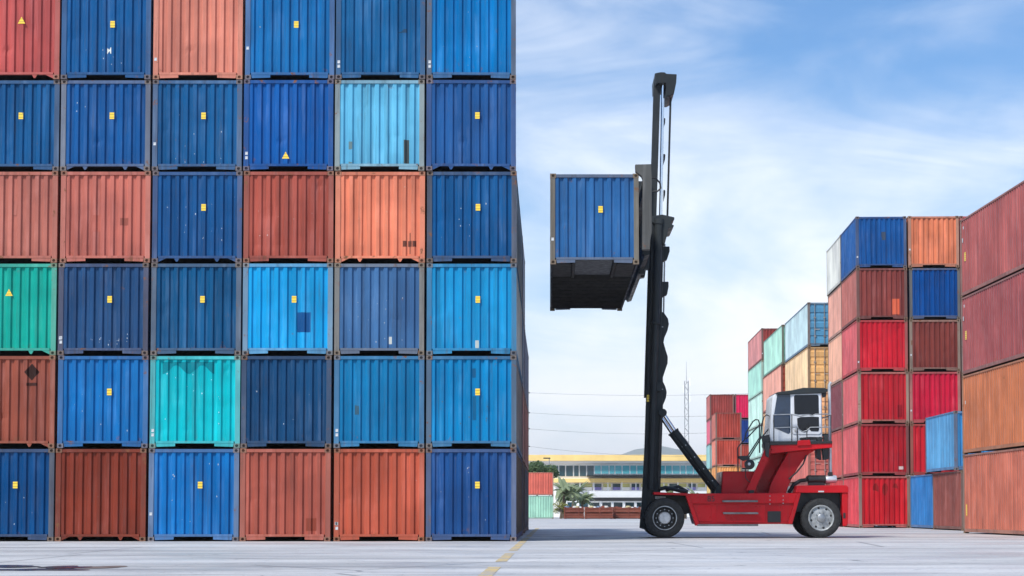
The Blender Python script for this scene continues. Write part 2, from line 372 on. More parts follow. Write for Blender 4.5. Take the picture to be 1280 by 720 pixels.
def casting_mesh(sx, sy):
    def f():
        mb = MB(); w_, d_, h_ = 0.165, 0.178, 0.118                     # origin at the outer corner at the bottom; holes in the end and the side
        def face(u0, u1, v0, v1, to):
            um, vm = (u0 + u1) / 2, (v0 + v1) / 2; hu, hv = (u1 - u0) * 0.26, (v1 - v0) * 0.33; n = 12
            outer = []
            for k in range(n):
                a = 2 * math.pi * (k + 0.5) / n; cc, ss = math.cos(a), math.sin(a); s = 1 / max(abs(cc), abs(ss))
                outer.append((um + cc * s * (u1 - u0) / 2, vm + ss * s * (v1 - v0) / 2))
            inner = [(um + hu * math.cos(2 * math.pi * (k + 0.5) / n), vm + hv * math.sin(2 * math.pi * (k + 0.5) / n)) for k in range(n)]
            vs = [to(u, v, 0) for u, v in outer] + [to(u, v, 0) for u, v in inner] + [to(u, v, 0.06) for u, v in inner]
            fs = [(k, (k + 1) % n, (k + 1) % n + n, k + n) for k in range(n)] + [(k + n, (k + 1) % n + n, (k + 1) % n + 2 * n, k + 2 * n) for k in range(n)] + [tuple(range(2 * n, 3 * n))]
            mb.add(vs, fs)
        face(0, w_, 0, h_, lambda u, v, d: (-sx * u, sy * d, v))
        face(0, d_, 0, h_, lambda u, v, d: (-sx * d, sy * u, v))
        q8 = [(-sx * x, sy * y, z) for x in (0, w_) for y in (0, d_) for z in (0, h_)]
        mb.add(q8, [(4, 5, 7, 6), (2, 3, 7, 6), (0, 2, 6, 4), (1, 5, 7, 3)])
        return mb.mesh('corner_casting')
    return cached(('cast', sx, sy), f)
def sill_mesh(style):
    def f():
        mb = MB(); a = CW / 2 - 0.168
        mb.box(-a, a, 0.012, 0.12, 0.125, ZS)
        for s in (-1, 1):
            if style == 0:                                                # plates either side of the gooseneck tunnel
                xs = sorted((s * a, s * 0.53)); xi = 0.06 * s
                pts = [(s * a, 0.125), (s * 0.53, 0.125), (s * 0.53, 0.045), (s * (a - 0.02), 0.03)]
                mb.prism(pts if s < 0 else pts[::-1], 0.02, 0.05)
            else:                                                         # small gussets and corner brackets
                for pts in ([(s * 0.47, 0.125), (s * 0.62, 0.125), (s * 0.565, 0.03), (s * 0.525, 0.03)], [(s * a, 0.125), (s * (a - 0.22), 0.125), (s * a, 0.02)]):
                    mb.prism(pts, 0.02, 0.05)
        return mb.mesh('bottom_end_rail')
    return cached(('sill', style), f)
def header_mesh(h): return cached(('head', h), lambda: MB().box(-(CW / 2 - 0.168), CW / 2 - 0.168, 0.008, 0.11, h - ZH, h - 0.018).mesh('top_end_rail'))
def post_mesh(h): return cached(('post', h), lambda: MB().prism([(0, 0.118), (POST, 0.118), (POST, h - 0.118), (0, h - 0.118)], 0.008, 0.12).mesh('corner_post'))
def siderail_mesh(Ln, top, h):
    def f():
        mb = MB()
        if top: mb.box(0.18, Ln - 0.18, 0.006, 0.07, h - 0.075, h - 0.012)
        else: mb.box(0.18, Ln - 0.18, 0.006, 0.06, 0.05, 0.17)
        return mb.mesh('side_rail')
    return cached(('srail', Ln, top, h), f)
def roof_mesh(Ln, h): return cached(('roof', Ln, h), lambda: MB().box(-CW / 2 + 0.05, CW / 2 - 0.05, 0.1, Ln - 0.1, h - 0.06, h - 0.03).mesh('roof_panel'))
def floor_mesh(Ln): return cached(('floor', Ln), lambda: MB().box(-CW / 2 + 0.055, CW / 2 - 0.055, 0.125, Ln - 0.125, 0.145, 0.18).mesh('floor'))
def door_leaf_mesh(s, h):
    def f():
        mb = MB(); x0, x1 = (0.012, CW / 2 - POST - 0.01) if s > 0 else (-(CW / 2 - POST - 0.01), -0.012)
        n = 5; zs = [ZS + 0.01 + (h - ZH - ZS - 0.02) * k / n for k in range(n + 1)]; pts = []
        for k in range(n):                                                # pressed horizontal bands
            a, e = zs[k], zs[k + 1]; d = (e - a)
            pts += [(a, 0.02), (a + d * 0.62, 0.02), (a + d * 0.70, 0.05), (a + d * 0.92, 0.05)]
        pts += [(zs[-1], 0.02)]
        vs = [(x0, y, z) for z, y in pts] + [(x1, y, z) for z, y in pts]; n2 = len(pts)
        mb.add(vs, [(i, i + 1, i + 1 + n2, i + n2) for i in range(n2 - 1)])
        return mb.mesh('door_leaf')
    return cached(('door', s, h), f)
def rod_mesh(h): return cached(('rod', h), lambda: MB().tube([(0, -0.012, ZS - 0.03), (0, -0.012, h - ZH + 0.03)], 0.022, 8).box(-0.03, 0.28, -0.03, -0.012, 0.95, 1.0).box(-0.06, 0.06, -0.03, 0.02, 0.55, 0.62).box(-0.06, 0.06, -0.03, 0.02, 1.6, 1.67).mesh('lock_rod'))
decal_mesh = MB().box(-0.062, 0.062, -0.004, 0.0, -0.09, 0.09).mesh('sticker'); decal_mesh.materials.append(M['decal'])
tri_mesh = MB().prism([(-0.1, -0.09), (0.1, -0.09), (0, 0.1)], -0.004, 0).mesh('warning_sticker'); tri_mesh.materials.append(M['decal'])
tag_mesh = MB().box(-0.035, 0.035, -0.004, 0.0, -0.04, 0.04).mesh('plate'); tag_mesh.materials.append(M['white_decal'])

def frame_col(c, r):
    k = r.uniform(0.5, 0.92); g_ = r.choice(((0.13, 0.12, 0.10), (0.2, 0.185, 0.155), (0.10, 0.09, 0.08), (0.25, 0.215, 0.165), (0.17, 0.115, 0.08)))
    return tuple(a * (1 - k) + e * k for a, e in zip(c, g_))
CONTAINERS = []
def container(loc, rz, col, label, group, length=12.19, h=CH, seed=0, style=0, dent=0, decal=None, door=False, back='plain', full=True, frame=None, side_col=None, keep_frame=0.0):
    r = random.Random(seed); t = empty('shipping_container', loc, rz)
    tag(t, label, 'container', group); CONTAINERS.append(t)
    fc = frame or frame_col(col, r)
    if keep_frame: fc = tuple(a * keep_frame + e * (1 - keep_frame) for a, e in zip(col, fc))
    rail = tuple(0.42 * a + 0.58 * e for a, e in zip(col, fc))
    cc = tuple(0.4 * a + 0.6 * e for a, e in zip(fc, (0.2, 0.135, 0.085)))
    if door:
        for s in (-1, 1):
            d = link('door_leaf', door_leaf_mesh(s, h), M['panel'], t, color=col)
            for x in (0.28, 0.82): link('lock_rod', rod_mesh(h), M['frame'], d, loc=(s * x, 0, 0), rot=(0, 0, 0), color=tuple(0.6 * v + 0.15 for v in fc))
    else: link('end_panel', end_mesh(dent, h), M['panel'], t, color=col)
    for s in (-1, 1):
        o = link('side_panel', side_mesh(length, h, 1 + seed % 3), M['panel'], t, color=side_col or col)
        if s < 0: o.rotation_euler = (0, 0, -math.pi / 2); o.location = (-CW / 2 + 0.0, length, 0)
        else: o.rotation_euler = (0, 0, math.pi / 2); o.location = (CW / 2, 0, 0)
        for top in (0, 1):
            o2 = link('side_rail', siderail_mesh(length, top, h), M['frame'], t, color=rail); o2.rotation_euler = o.rotation_euler; o2.location = o.location
    link('roof_panel', roof_mesh(length, h), M['panel'], t, color=col)
    link('floor', floor_mesh(length), M['under'], t)
    o = link('end_panel', end_mesh(0, h), M['panel'], t, color=col); o.rotation_euler = (0, 0, math.pi); o.location = (0, length, 0)
    link('top_end_rail', header_mesh(h), M['frame'], t, color=rail); link('bottom_end_rail', sill_mesh(style), M['frame'], t, color=rail)
    if full:
        for mm in (header_mesh(h), sill_mesh(style)):
            o = link(mm.name.split('.')[0], mm, M['frame'], t, color=rail); o.rotation_euler = (0, 0, math.pi); o.location = (0, length, 0)
    link('corner_post', post_mesh(h), M['frame'], t, loc=(-CW / 2 + 0.004, 0, 0), color=fc)
    link('corner_post', post_mesh(h), M['frame'], t, loc=(CW / 2 - POST - 0.004, 0, 0), color=fc)
    if full:
        for s in (-1, 1): link('corner_post', post_mesh(h), M['frame'], t, loc=((-CW / 2 + POST + 0.004) if s < 0 else (CW / 2 - 0.004), length, 0), rot=(0, 0, math.pi), color=fc)
    for sx in (-1, 1):
        for sy in ((1, -1) if full else (1,)):
            for z in (0, h - 0.118): link('corner_casting', casting_mesh(sx, sy), M['casting'], t, loc=(sx * CW / 2, 0 if sy > 0 else length, z), color=cc)
    if decal == 'sq': link('sticker', decal_mesh, None, t, loc=(0.7 * CORR, 0.027, h * 0.605))
    elif decal == 'tri': link('warning_sticker', tri_mesh, None, t, loc=(0.048, 0.027, h * 0.62))
    if r.random() < 0.16: link('plate', tag_mesh, None, t, loc=(-CW / 2 + 0.07, 0.007, r.uniform(0.35, 0.9)))
    return t
def mark(t, x0, x1, z0, z1, col, name='paint_patch', zf=None, y=0.0255):
    mb = sheet(x0, x1, z0, z1, CORR, DEP, 1, [], y=y, zf=zf); o = link(name, mb.mesh(name), M['mark'], t, color=col); return o
def spots(t, n, seed, col=(0.6, 0.62, 0.63), x=(-0.9, 0.9), z=(0.3, 1.0), s=(0.006, 0.019)):
    """flaked and scuffed paint"""
    r = random.Random(seed); mb = MB()
    for _ in range(max(2, int(n * 0.6))):
        k = r.randrange(int(x[0] / CORR), int(x[1] / CORR) + 1); cx = (k - 0.3 + r.uniform(-0.13, 0.13)) * CORR; cz = r.uniform(*z); m_ = r.randint(5, 8); rr = r.uniform(*s)
        pts = [(cx + rr * r.uniform(0.5, 1.2) * math.cos(6.283 * i / m_), cz + rr * r.uniform(0.5, 1.8) * math.sin(6.283 * i / m_)) for i in range(m_)]
        mb.add([(a, 0.0262, e) for a, e in pts], [tuple(range(m_))])
    o = link('scuff', mb.mesh('scuff'), M['mark'], t, color=col); o['kind'] = 'stuff'; return o

ORD = ['first', 'second', 'third', 'fourth', 'fifth', 'sixth', 'seventh', 'eighth']
K_ALB = 0.80
def C(*rgb): return tuple(min(0.85, x * k) for x, k in zip(lin(rgb), (K_ALB, K_ALB * 0.97, K_ALB * 0.87)))
# the wall: rows from the top, columns from far to the free corner.  (rgb, name, decal, bottom style, dent)
WALL = [
 [((196, 92, 92), 'rose red', 'tri', 1, 1), ((14, 92, 158), 'mid blue', 'sq', 0, 3), ((222, 138, 122), 'pale salmon', None, 0, 1), ((16, 108, 178), 'blue', 'sq', 0, 4), ((20, 98, 158), 'dusty blue', None, 0, 2), ((0, 120, 195), 'bright blue', None, 0, 2)],
 [((14, 88, 148), 'petrol blue', 'sq', 0, 2), ((16, 88, 158), 'deep blue', 'sq', 1, 1), ((18, 92, 152), 'scuffed blue', 'sq', 0, 3), ((12, 88, 168), 'royal blue', 'tri', 0, 1), ((98, 182, 226), 'pale sky blue', None, 0, 5), ((34, 88, 154), 'indigo blue', 'sq', 1, 1)],
 [((192, 116, 106), 'dusty salmon', None, 0, 3), ((196, 112, 102), 'salmon red', None, 0, 4), ((20, 84, 146), 'navy', 'sq', 1, 5), ((170, 84, 74), 'brick red', None, 0, 6), ((230, 134, 108), 'orange salmon', None, 1, 4), ((14, 86, 148), 'dark blue', 'sq', 0, 3)],
 [((10, 172, 160), 'teal green', 'tri', 1, 2), ((36, 78, 128), 'flaking navy', 'sq', 0, 4), ((8, 84, 136), 'dark petrol blue', 'sq', 0, 3), ((18, 158, 226), 'bright sky blue', 'sq', 0, 4), ((66, 110, 164), 'slate blue', None, 0, 5), ((24, 148, 212), 'sky blue', 'sq', 0, 3)],
 [((154, 82, 68), 'brown red', None, 1, 1), ((16, 112, 188), 'blue', 'sq', 0, 3), ((0, 198, 216), 'turquoise', None, 0, 6), ((18, 72, 120), 'dark navy', None, 0, 4), ((14, 122, 182), 'worn blue', None, 0, 2), ((6, 132, 198), 'bright blue', 'sq', 0, 5)],
 [((4, 76, 138), 'deep blue', 'sq', 0, 3), ((132, 56, 42), 'dark rust red', None, 1, 2), ((14, 116, 196), 'clear blue', 'sq', 0, 4), ((176, 92, 80), 'dusty brick red', None, 0, 3), ((190, 92, 72), 'orange brown', None, 0, 3), ((30, 80, 146), 'navy', 'sq', 0, 3)]]
COLNAME = ['sixth column from', 'fifth column from', 'fourth column from', 'third column from', 'second column from', 'column at']
ZW = 51.0; XR = XG(645, ZW); CP = (645 - 68) / 5 / F * ZW
wall = {}
for ri, row in enumerate(WALL):
    tier = 5 - ri
    for ci, (rgb, cname, dec, st, dn) in enumerate(row):
        sd_ = ri * 6 + ci; r = random.Random(sd_ + 90)
        x = XR - (5 - ci) * CP - CW / 2 + r.uniform(-0.02, 0.02); yy = ZW + r.uniform(-0.03, 0.03); rz = r.uniform(-0.0008, 0.0008)
        if ci == 5: x = XR - CW / 2 + (0.01 if tier < 4 else -0.01)
        if ci == 5 and tier >= 4: rz = 0.0178
        extra = {'sq': ' with yellow sticker', 'tri': ' with warning triangle', None: ''}[dec]
        lab = f"{cname} container{extra}, {ORD[tier]} tier, {COLNAME[ci]} the wall's free corner"
        lo = 0.5 if r.random() < 0.45 else 0.0
        if cname in ('salmon red', 'rose red', 'brick red', 'orange salmon', 'dark rust red', 'orange brown', 'dusty brick red', 'dusty salmon', 'brown red', 'pale salmon', 'royal blue', 'indigo blue'): lo = 0.75
        wall[(ri, ci)] = container((x, yy, 0.002 + tier * PITCH_V), rz, C(*rgb), lab, 'containers stacked in the tall wall', seed=sd_, style=st, dent=dn, decal=dec, full=(ci == 5), keep_frame=lo, side_col=(C(*{0: (84, 78, 74), 1: (120, 122, 128), 2: (186, 196, 206), 3: (190, 200, 210)}[tier]) if ci == 5 and tier < 4 else None))  # sky light on the shaded free-corner sides is painted through side_col
container((XR - 6 * CP - CW / 2, ZW, 0.002), 0, C(40, 90, 150), "unseen dull blue container blocking light, first tier, seventh column from the wall's free corner", 'containers stacked in the tall wall', seed=77, full=False)  # out of view, added to stop daylight leaking under the wall
def rez(ri, ci, nm, x, z):
    for ch in wall[(ri, ci)].children:
        if ch.name.startswith(nm): ch.location.x = x; ch.location.z = z
k_ = lambda n: (n - 0.3) * CORR
rez(0, 0, 'warning', k_(1), 1.62); rez(1, 3, 'warning', k_(0), 0.42); rez(3, 0, 'warning', k_(0), 1.7)
mark(wall[(3, 3)], 0.25, 0.62, 0.62, 1.16, C(20, 85, 150))                 # dark square
mark(wall[(1, 4)], 0.66, 0.80, 0.2, 0.85, C(70, 80, 85)); mark(wall[(1, 4)], -0.84, -0.74, 0.2, 0.8, C(110, 140, 150))
mark(wall[(0, 4)], 0.48, 0.72, 1.28, 1.38, C(45, 75, 110))
def dia(x): a = max(0.0, 1 - abs(x - 0.58) / 0.2) * 0.24; return (2.05 - a, 2.05 + a + 0.002)
mark(wall[(4, 0)], 0.38, 0.78, 0, 0, C(50, 30, 28), 'diamond_emblem', dia); mark(wall[(4, 0)], 0.44, 0.72, 1.68, 1.76, C(70, 40, 36), 'stencil')
for a in (0.62, 0.76, 0.88): mark(wall[(2, 4)], a, a + 0.1, 0.44, 0.60, C(110, 66, 58), 'stencil')
mark(wall[(2, 4)], 0.8, 0.83, 0.24, 0.82, C(120, 72, 60), 'stencil')
mark(wall[(5, 3)], 0.55, 0.84, 0.28, 0.62, C(150, 72, 58)); mark(wall[(4, 5)], 0.02, 0.12, 1.9, 2.15, C(20, 90, 140), 'stencil'); mark(wall[(4, 5)], 0.03, 0.13, 0.75, 1.4, C(20, 95, 145), 'stencil')
mark(wall[(4, 4)], -0.66, -0.54, 0.9, 1.3, C(60, 95, 120)); mark(wall[(3, 5)], 0.1, 0.2, 0.18, 0.4, C(185, 195, 200)); mark(wall[(3, 4)], 0.26, 0.34, 0.3, 0.5, C(200, 205, 210)); pass
mark(wall[(4, 2)], -0.9, 0.5, 2.0, 2.3, C(0, 130, 150), 'grime', lambda x: (2.12 + 0.12 * math.sin(x * 9), 2.33))
mark(wall[(2, 1)], -0.35, -0.1, 0.85, 1.3, C(182, 102, 93)); mark(wall[(2, 1)], 0.4, 0.62, 1.02, 1.22, C(158, 90, 82)); mark(wall[(2, 0)], 0.0, 0.1, 1.3, 1.7, C(178, 108, 100))
for ri, ci, n_, z_, col_ in ((3, 1, 40, (0.22, 0.6), None), (2, 2, 22, (0.6, 2.1), None), (0, 1, 10, (0.4, 0.9), None), (0, 5, 16, (0.3, 2.0), None), (1, 1, 6, (1.5, 2.2), None), (4, 3, 9, (0.3, 1.9), None),
                            (1, 2, 16, (0.2, 1.2), None), (2, 3, 14, (0.3, 1.7), (0.55, 0.4, 0.36)), (2, 4, 16, (0.4, 2.2), (0.62, 0.35, 0.26)), (4, 1, 14, (0.3, 2.0), None), (5, 5, 10, (0.3, 2.0), None), (4, 2, 20, (0.5, 2.1), (0.5, 0.75, 0.78)), (5, 2, 16, (0.5, 2.2), None), (2, 5, 14, (0.2, 1.8), None), (3, 4, 22, (0.3, 1.6), None), (5, 0, 8, (0.3, 1.5), None), (0, 3, 10, (0.6, 2.0), None), (4, 5, 14, (0.3, 1.4), (0.1, 0.13, 0.16))):
    spots(wall[(ri, ci)], n_, ri * 7 + ci, col_ or (0.42, 0.45, 0.48), z=z_)
mark(wall[(0, 1)], 0.02, 0.14, 0.68, 0.86, C(225, 230, 232), 'paint_patch', lambda x: (0.74 - 0.05 * math.sin(x * 60), 0.84 + 0.04 * math.cos(x * 50)))
for s_ in ((1, 3), (0, 4), (0, 5), (4, 4), (4, 2), (5, 4), (3, 1)):
    for dz in (0.35, 0.47): link('plate', tag_mesh, None, wall[s_], loc=(-CW / 2 + 0.085, 0.007, dz))
# short stacks behind the wall, seen along its free side
def column(px, Y, cols, rz, length, lab, grp, h=CH, right=False, seed=200, **kw):
    """a stack whose near left corner (or right) stands at pixel px, depth Y; colours from the top down"""
    n = len(cols); x = XG(px, Y) + (-CW / 2 if right else CW / 2) * math.cos(rz); y = Y + (-CW / 2 if right else CW / 2) * math.sin(rz); res = []
    for i, it in enumerate(cols):
        rgb, nm = it[0], it[1]; ex = dict(kw); ex.update(it[2] if len(it) > 2 else {}); r = random.Random(seed + i)
        tier = n - 1 - i
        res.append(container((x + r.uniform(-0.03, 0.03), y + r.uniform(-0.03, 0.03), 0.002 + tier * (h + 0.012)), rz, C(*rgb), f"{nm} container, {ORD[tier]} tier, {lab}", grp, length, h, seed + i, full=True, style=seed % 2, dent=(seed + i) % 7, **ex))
    return res
G2 = 'containers stacked behind the tall wall'
XW = XR
for Y, Ln, cols, lb in ((63.5, 6.06, [((150, 165, 185), 'pale grey blue'), ((120, 140, 170), 'grey blue'), ((178, 130, 128), 'faded pink'), ((60, 60, 74), 'charcoal')], 'stack just behind the wall corner'),
                    (69.9, 12.19, [((110, 125, 155), 'dull blue'), ((165, 105, 105), 'faded rose'), ((70, 78, 96), 'slate')], 'long low stack behind the wall')):
    n = len(cols)
    for i, (rgb, nm) in enumerate(cols):
        tier = n - 1 - i; container((XW - CW / 2, Y, 0.002 + tier * PITCH_V), 0, C(*rgb), f"{nm} container, {ORD[tier]} tier, {lb}", G2, Ln, CH, 300 + i + n, full=True)

# stacks across the yard
G3 = 'containers stacked across the yard'  # in these stacks, pale side_col paints the sun's wash onto the side faces
YAW = math.atan((760 - VX) / F)
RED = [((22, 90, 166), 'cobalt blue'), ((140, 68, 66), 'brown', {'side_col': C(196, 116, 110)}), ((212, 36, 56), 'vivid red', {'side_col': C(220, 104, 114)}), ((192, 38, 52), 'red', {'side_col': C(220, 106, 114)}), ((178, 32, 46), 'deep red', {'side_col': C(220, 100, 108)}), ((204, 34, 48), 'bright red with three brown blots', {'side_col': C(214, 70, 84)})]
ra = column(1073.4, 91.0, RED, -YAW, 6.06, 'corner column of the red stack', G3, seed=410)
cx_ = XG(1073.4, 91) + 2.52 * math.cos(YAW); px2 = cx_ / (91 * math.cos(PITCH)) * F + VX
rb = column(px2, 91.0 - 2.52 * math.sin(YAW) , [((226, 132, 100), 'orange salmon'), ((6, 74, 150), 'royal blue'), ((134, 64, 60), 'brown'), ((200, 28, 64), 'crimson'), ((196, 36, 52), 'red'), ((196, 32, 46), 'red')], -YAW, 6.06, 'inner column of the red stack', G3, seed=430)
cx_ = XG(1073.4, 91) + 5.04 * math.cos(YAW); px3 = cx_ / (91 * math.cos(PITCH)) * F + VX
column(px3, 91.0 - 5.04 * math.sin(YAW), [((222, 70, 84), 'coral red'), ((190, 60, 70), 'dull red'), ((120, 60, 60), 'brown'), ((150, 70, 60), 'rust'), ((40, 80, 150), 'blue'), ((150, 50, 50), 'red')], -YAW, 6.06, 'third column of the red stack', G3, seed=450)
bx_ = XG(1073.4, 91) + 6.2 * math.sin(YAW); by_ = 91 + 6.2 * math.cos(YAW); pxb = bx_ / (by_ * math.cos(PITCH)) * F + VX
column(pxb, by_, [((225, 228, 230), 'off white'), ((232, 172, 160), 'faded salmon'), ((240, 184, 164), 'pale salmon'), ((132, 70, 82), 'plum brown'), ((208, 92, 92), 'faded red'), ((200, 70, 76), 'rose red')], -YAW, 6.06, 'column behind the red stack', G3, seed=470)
mark(ra[1], 0.5, 0.84, 0.25, 1.0, C(232, 112, 84)); 
for xx in (-0.55, -0.1, 0.38): mark(ra[5], xx, xx + 0.27, 1.55, 2.15, C(150, 30, 34), 'brown_blot', lambda x, c=xx + 0.135: (1.85 - 0.29 * math.sqrt(max(0, 1 - ((x - c) / 0.15) ** 2)), 1.86 + 0.29 * math.sqrt(max(0, 1 - ((x - c) / 0.15) ** 2))))
mark(ra[4], 0.72, 0.95, 0.3, 0.45, C(225, 200, 200)); mark(ra[3], 0.66, 0.9, 0.3, 0.9, C(150, 26, 40)); mark(ra[0], 0.02, 0.22, 1.35, 1.75, C(70, 84, 110))
# three long stacks further on, door ends or long sides showing
Y5 = math.atan((730 - VX) / F)
door = {'door': True}
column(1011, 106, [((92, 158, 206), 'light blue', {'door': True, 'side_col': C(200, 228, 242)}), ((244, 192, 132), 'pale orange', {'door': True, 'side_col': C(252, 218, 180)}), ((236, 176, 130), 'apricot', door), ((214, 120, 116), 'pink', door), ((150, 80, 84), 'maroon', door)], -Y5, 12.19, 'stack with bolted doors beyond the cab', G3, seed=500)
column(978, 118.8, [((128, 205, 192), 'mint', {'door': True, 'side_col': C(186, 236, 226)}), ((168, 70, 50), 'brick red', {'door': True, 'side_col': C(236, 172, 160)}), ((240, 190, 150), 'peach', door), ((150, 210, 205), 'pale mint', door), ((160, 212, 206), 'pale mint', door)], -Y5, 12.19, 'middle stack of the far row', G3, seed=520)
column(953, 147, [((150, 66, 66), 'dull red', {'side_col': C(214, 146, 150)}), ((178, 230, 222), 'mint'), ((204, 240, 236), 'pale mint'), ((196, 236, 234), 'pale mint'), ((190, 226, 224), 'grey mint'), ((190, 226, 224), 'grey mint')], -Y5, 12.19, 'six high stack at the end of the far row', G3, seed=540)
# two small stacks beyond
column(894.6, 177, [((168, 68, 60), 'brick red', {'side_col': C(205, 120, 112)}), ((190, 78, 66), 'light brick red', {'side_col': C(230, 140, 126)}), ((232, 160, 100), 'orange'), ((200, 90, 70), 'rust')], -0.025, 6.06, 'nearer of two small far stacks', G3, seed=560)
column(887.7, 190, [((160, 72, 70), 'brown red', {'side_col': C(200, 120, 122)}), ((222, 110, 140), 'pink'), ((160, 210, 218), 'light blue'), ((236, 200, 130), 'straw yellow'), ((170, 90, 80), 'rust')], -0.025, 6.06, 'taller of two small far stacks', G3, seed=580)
column(887.7 + 2.5 / 190 * F, 190, [((216, 36, 92), 'magenta'), ((30, 64, 140), 'blue'), ((180, 80, 70), 'red')][:3] + [((160, 160, 160), 'grey'), ((170, 80, 70), 'rust')], -0.025, 6.06, 'beside the taller far stack', G3, seed=600)
# pair lying broadside to the left beyond the yard
xb = XG(692, 205)
for tier, rgb, nm in ((1, (226, 116, 104), 'coral'), (0, (168, 220, 206), 'pale mint')):
    t = container((xb - 6.06, 206.2, 0.002 + tier * PITCH_V), -math.pi / 2, C(*rgb), f"{nm} container seen broadside past the wall, beside the banana plants", G3, 6.06, CH, 700 + tier, full=True)
# long high stack on the right
YR = math.atan((627 - VX) / F); D0 = 70.0
xf = XG(1204, D0); dirv = Vector((math.sin(YR), math.cos(YR), 0)); rgt = Vector((math.cos(YR), -math.sin(YR), 0))
o0 = Vector((xf, D0, 0)) - dirv * 12.19 + rgt * (CW / 2); HH = 2.896
right = []
for tier, rgb, nm in ((3, (182, 100, 102), 'dusty maroon'), (2, (172, 92, 98), 'plum maroon'), (1, (206, 126, 92), 'orange brown'), (0, (202, 118, 102), 'salmon brown')):
    right.append(container((o0.x, o0.y, 0.002 + tier * (HH + 0.012)), -YR, C(*rgb), f"{nm} tall forty foot container, {ORD[tier]} tier of the big end stack", G3, 12.19, HH, 720 + tier, full=True))
def side_mark(t, y, z, wy, hz, mat, name='sticker'):
    o = link(name, MB().box(-0.004, 0, -wy / 2, wy / 2, -hz / 2, hz / 2).mesh(name), mat, t, loc=(-CW / 2 + 0.0195, y, z)); return o
for i in (0, 1):
    side_mark(right[i], 11.55, 1.45, 0.22, 0.32, M['decal']); side_mark(right[i], 11.75, 2.55, 0.14, 0.1, M['white_decal'], 'plate'); side_mark(right[i], 11.9, 2.1, 0.12, 0.16, M['white_decal'], 'plate')
side_mark(right[3], 11.75, 0.85, 0.16, 0.42, M['decal']); side_mark(right[2], 11.75, 1.9, 0.1, 0.12, M['white_decal'], 'plate')
# low pair tucked between the red stack and the end stack
column(1202, 78.4, [((146, 82, 78), 'brown', {})], -0.004, 6.06, 'beside the end stack, under a light blue container', G3, seed=740)
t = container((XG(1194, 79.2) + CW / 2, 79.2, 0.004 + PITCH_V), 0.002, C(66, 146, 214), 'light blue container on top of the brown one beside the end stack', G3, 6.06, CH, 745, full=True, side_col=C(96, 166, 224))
column(1170, 84.7, [((50, 130, 206), 'clear blue')], 0.0, 6.06, 'on the ground behind the brown container', G3, seed=750)

# ------------------------------------------------------------------ the lifted container
YL = 51.6
pl = W(687.6, 330, YL); lift_z = pl.z - 0.0
lift = container((pl.x + CW / 2, YL, lift_z), 0.0, C(48, 106, 170), 'blue forty foot container with yellow sticker held aloft on the spreader', 'containers in the yard', seed=812, style=0, dent=3, decal='sq', full=True, frame=C(120, 116, 112))
for ch_ in lift.children:
    if ch_.name.startswith('side_rail'): ch_.color = (0.03, 0.035, 0.05, 1)
mb = MB()
for k in range(22):
    y = 3.7 + k * 0.38; mb.box(-CW / 2 + 0.07, CW / 2 - 0.07, y, y + 0.05, 0.04, 0.144)
link('cross_members', mb.mesh('cross_members'), M['under'], lift)['kind'] = 'stuff'
mb = MB().box(-0.515, 0.515, 0.13, 3.3, 0.12, 0.144); link('tunnel_plate', mb.mesh('tunnel_plate'), plain('worn_tunnel_steel', (0.028, 0.028, 0.028), 0.5, 0.2, 0.3), lift)
for s in (-1, 1):
    x0, x1 = sorted((s * 0.53, s * 0.6)); link('tunnel_rail', MB().box(x0, x1, 0.13, 3.35, 0.03, 0.143).mesh('tunnel_rail'), M['under'], lift)
    x0, x1 = sorted((s * 0.62, s * 1.14)); link('outrigger', MB().box(x0, x1, 0.5, 3.3, 0.06, 0.143).mesh('outrigger'), M['under'], lift)

# ------------------------------------------------------------------ the container handler
T0 = 57.0
troot = empty('container_handler', (W(831, 672, T0).x, T0 + 1.5, 0))
tag(troot, 'red container handler truck with tall dark mast lifting a blue container', 'forklift')
def part(name, mb, mat, parent=None, smooth=False, bevel=0.012): return build(name, mb, M[mat], parent or troot, troot, smooth, bevel)
def pts3(lst, Y): return [W(a, b, Y) for a, b in lst]
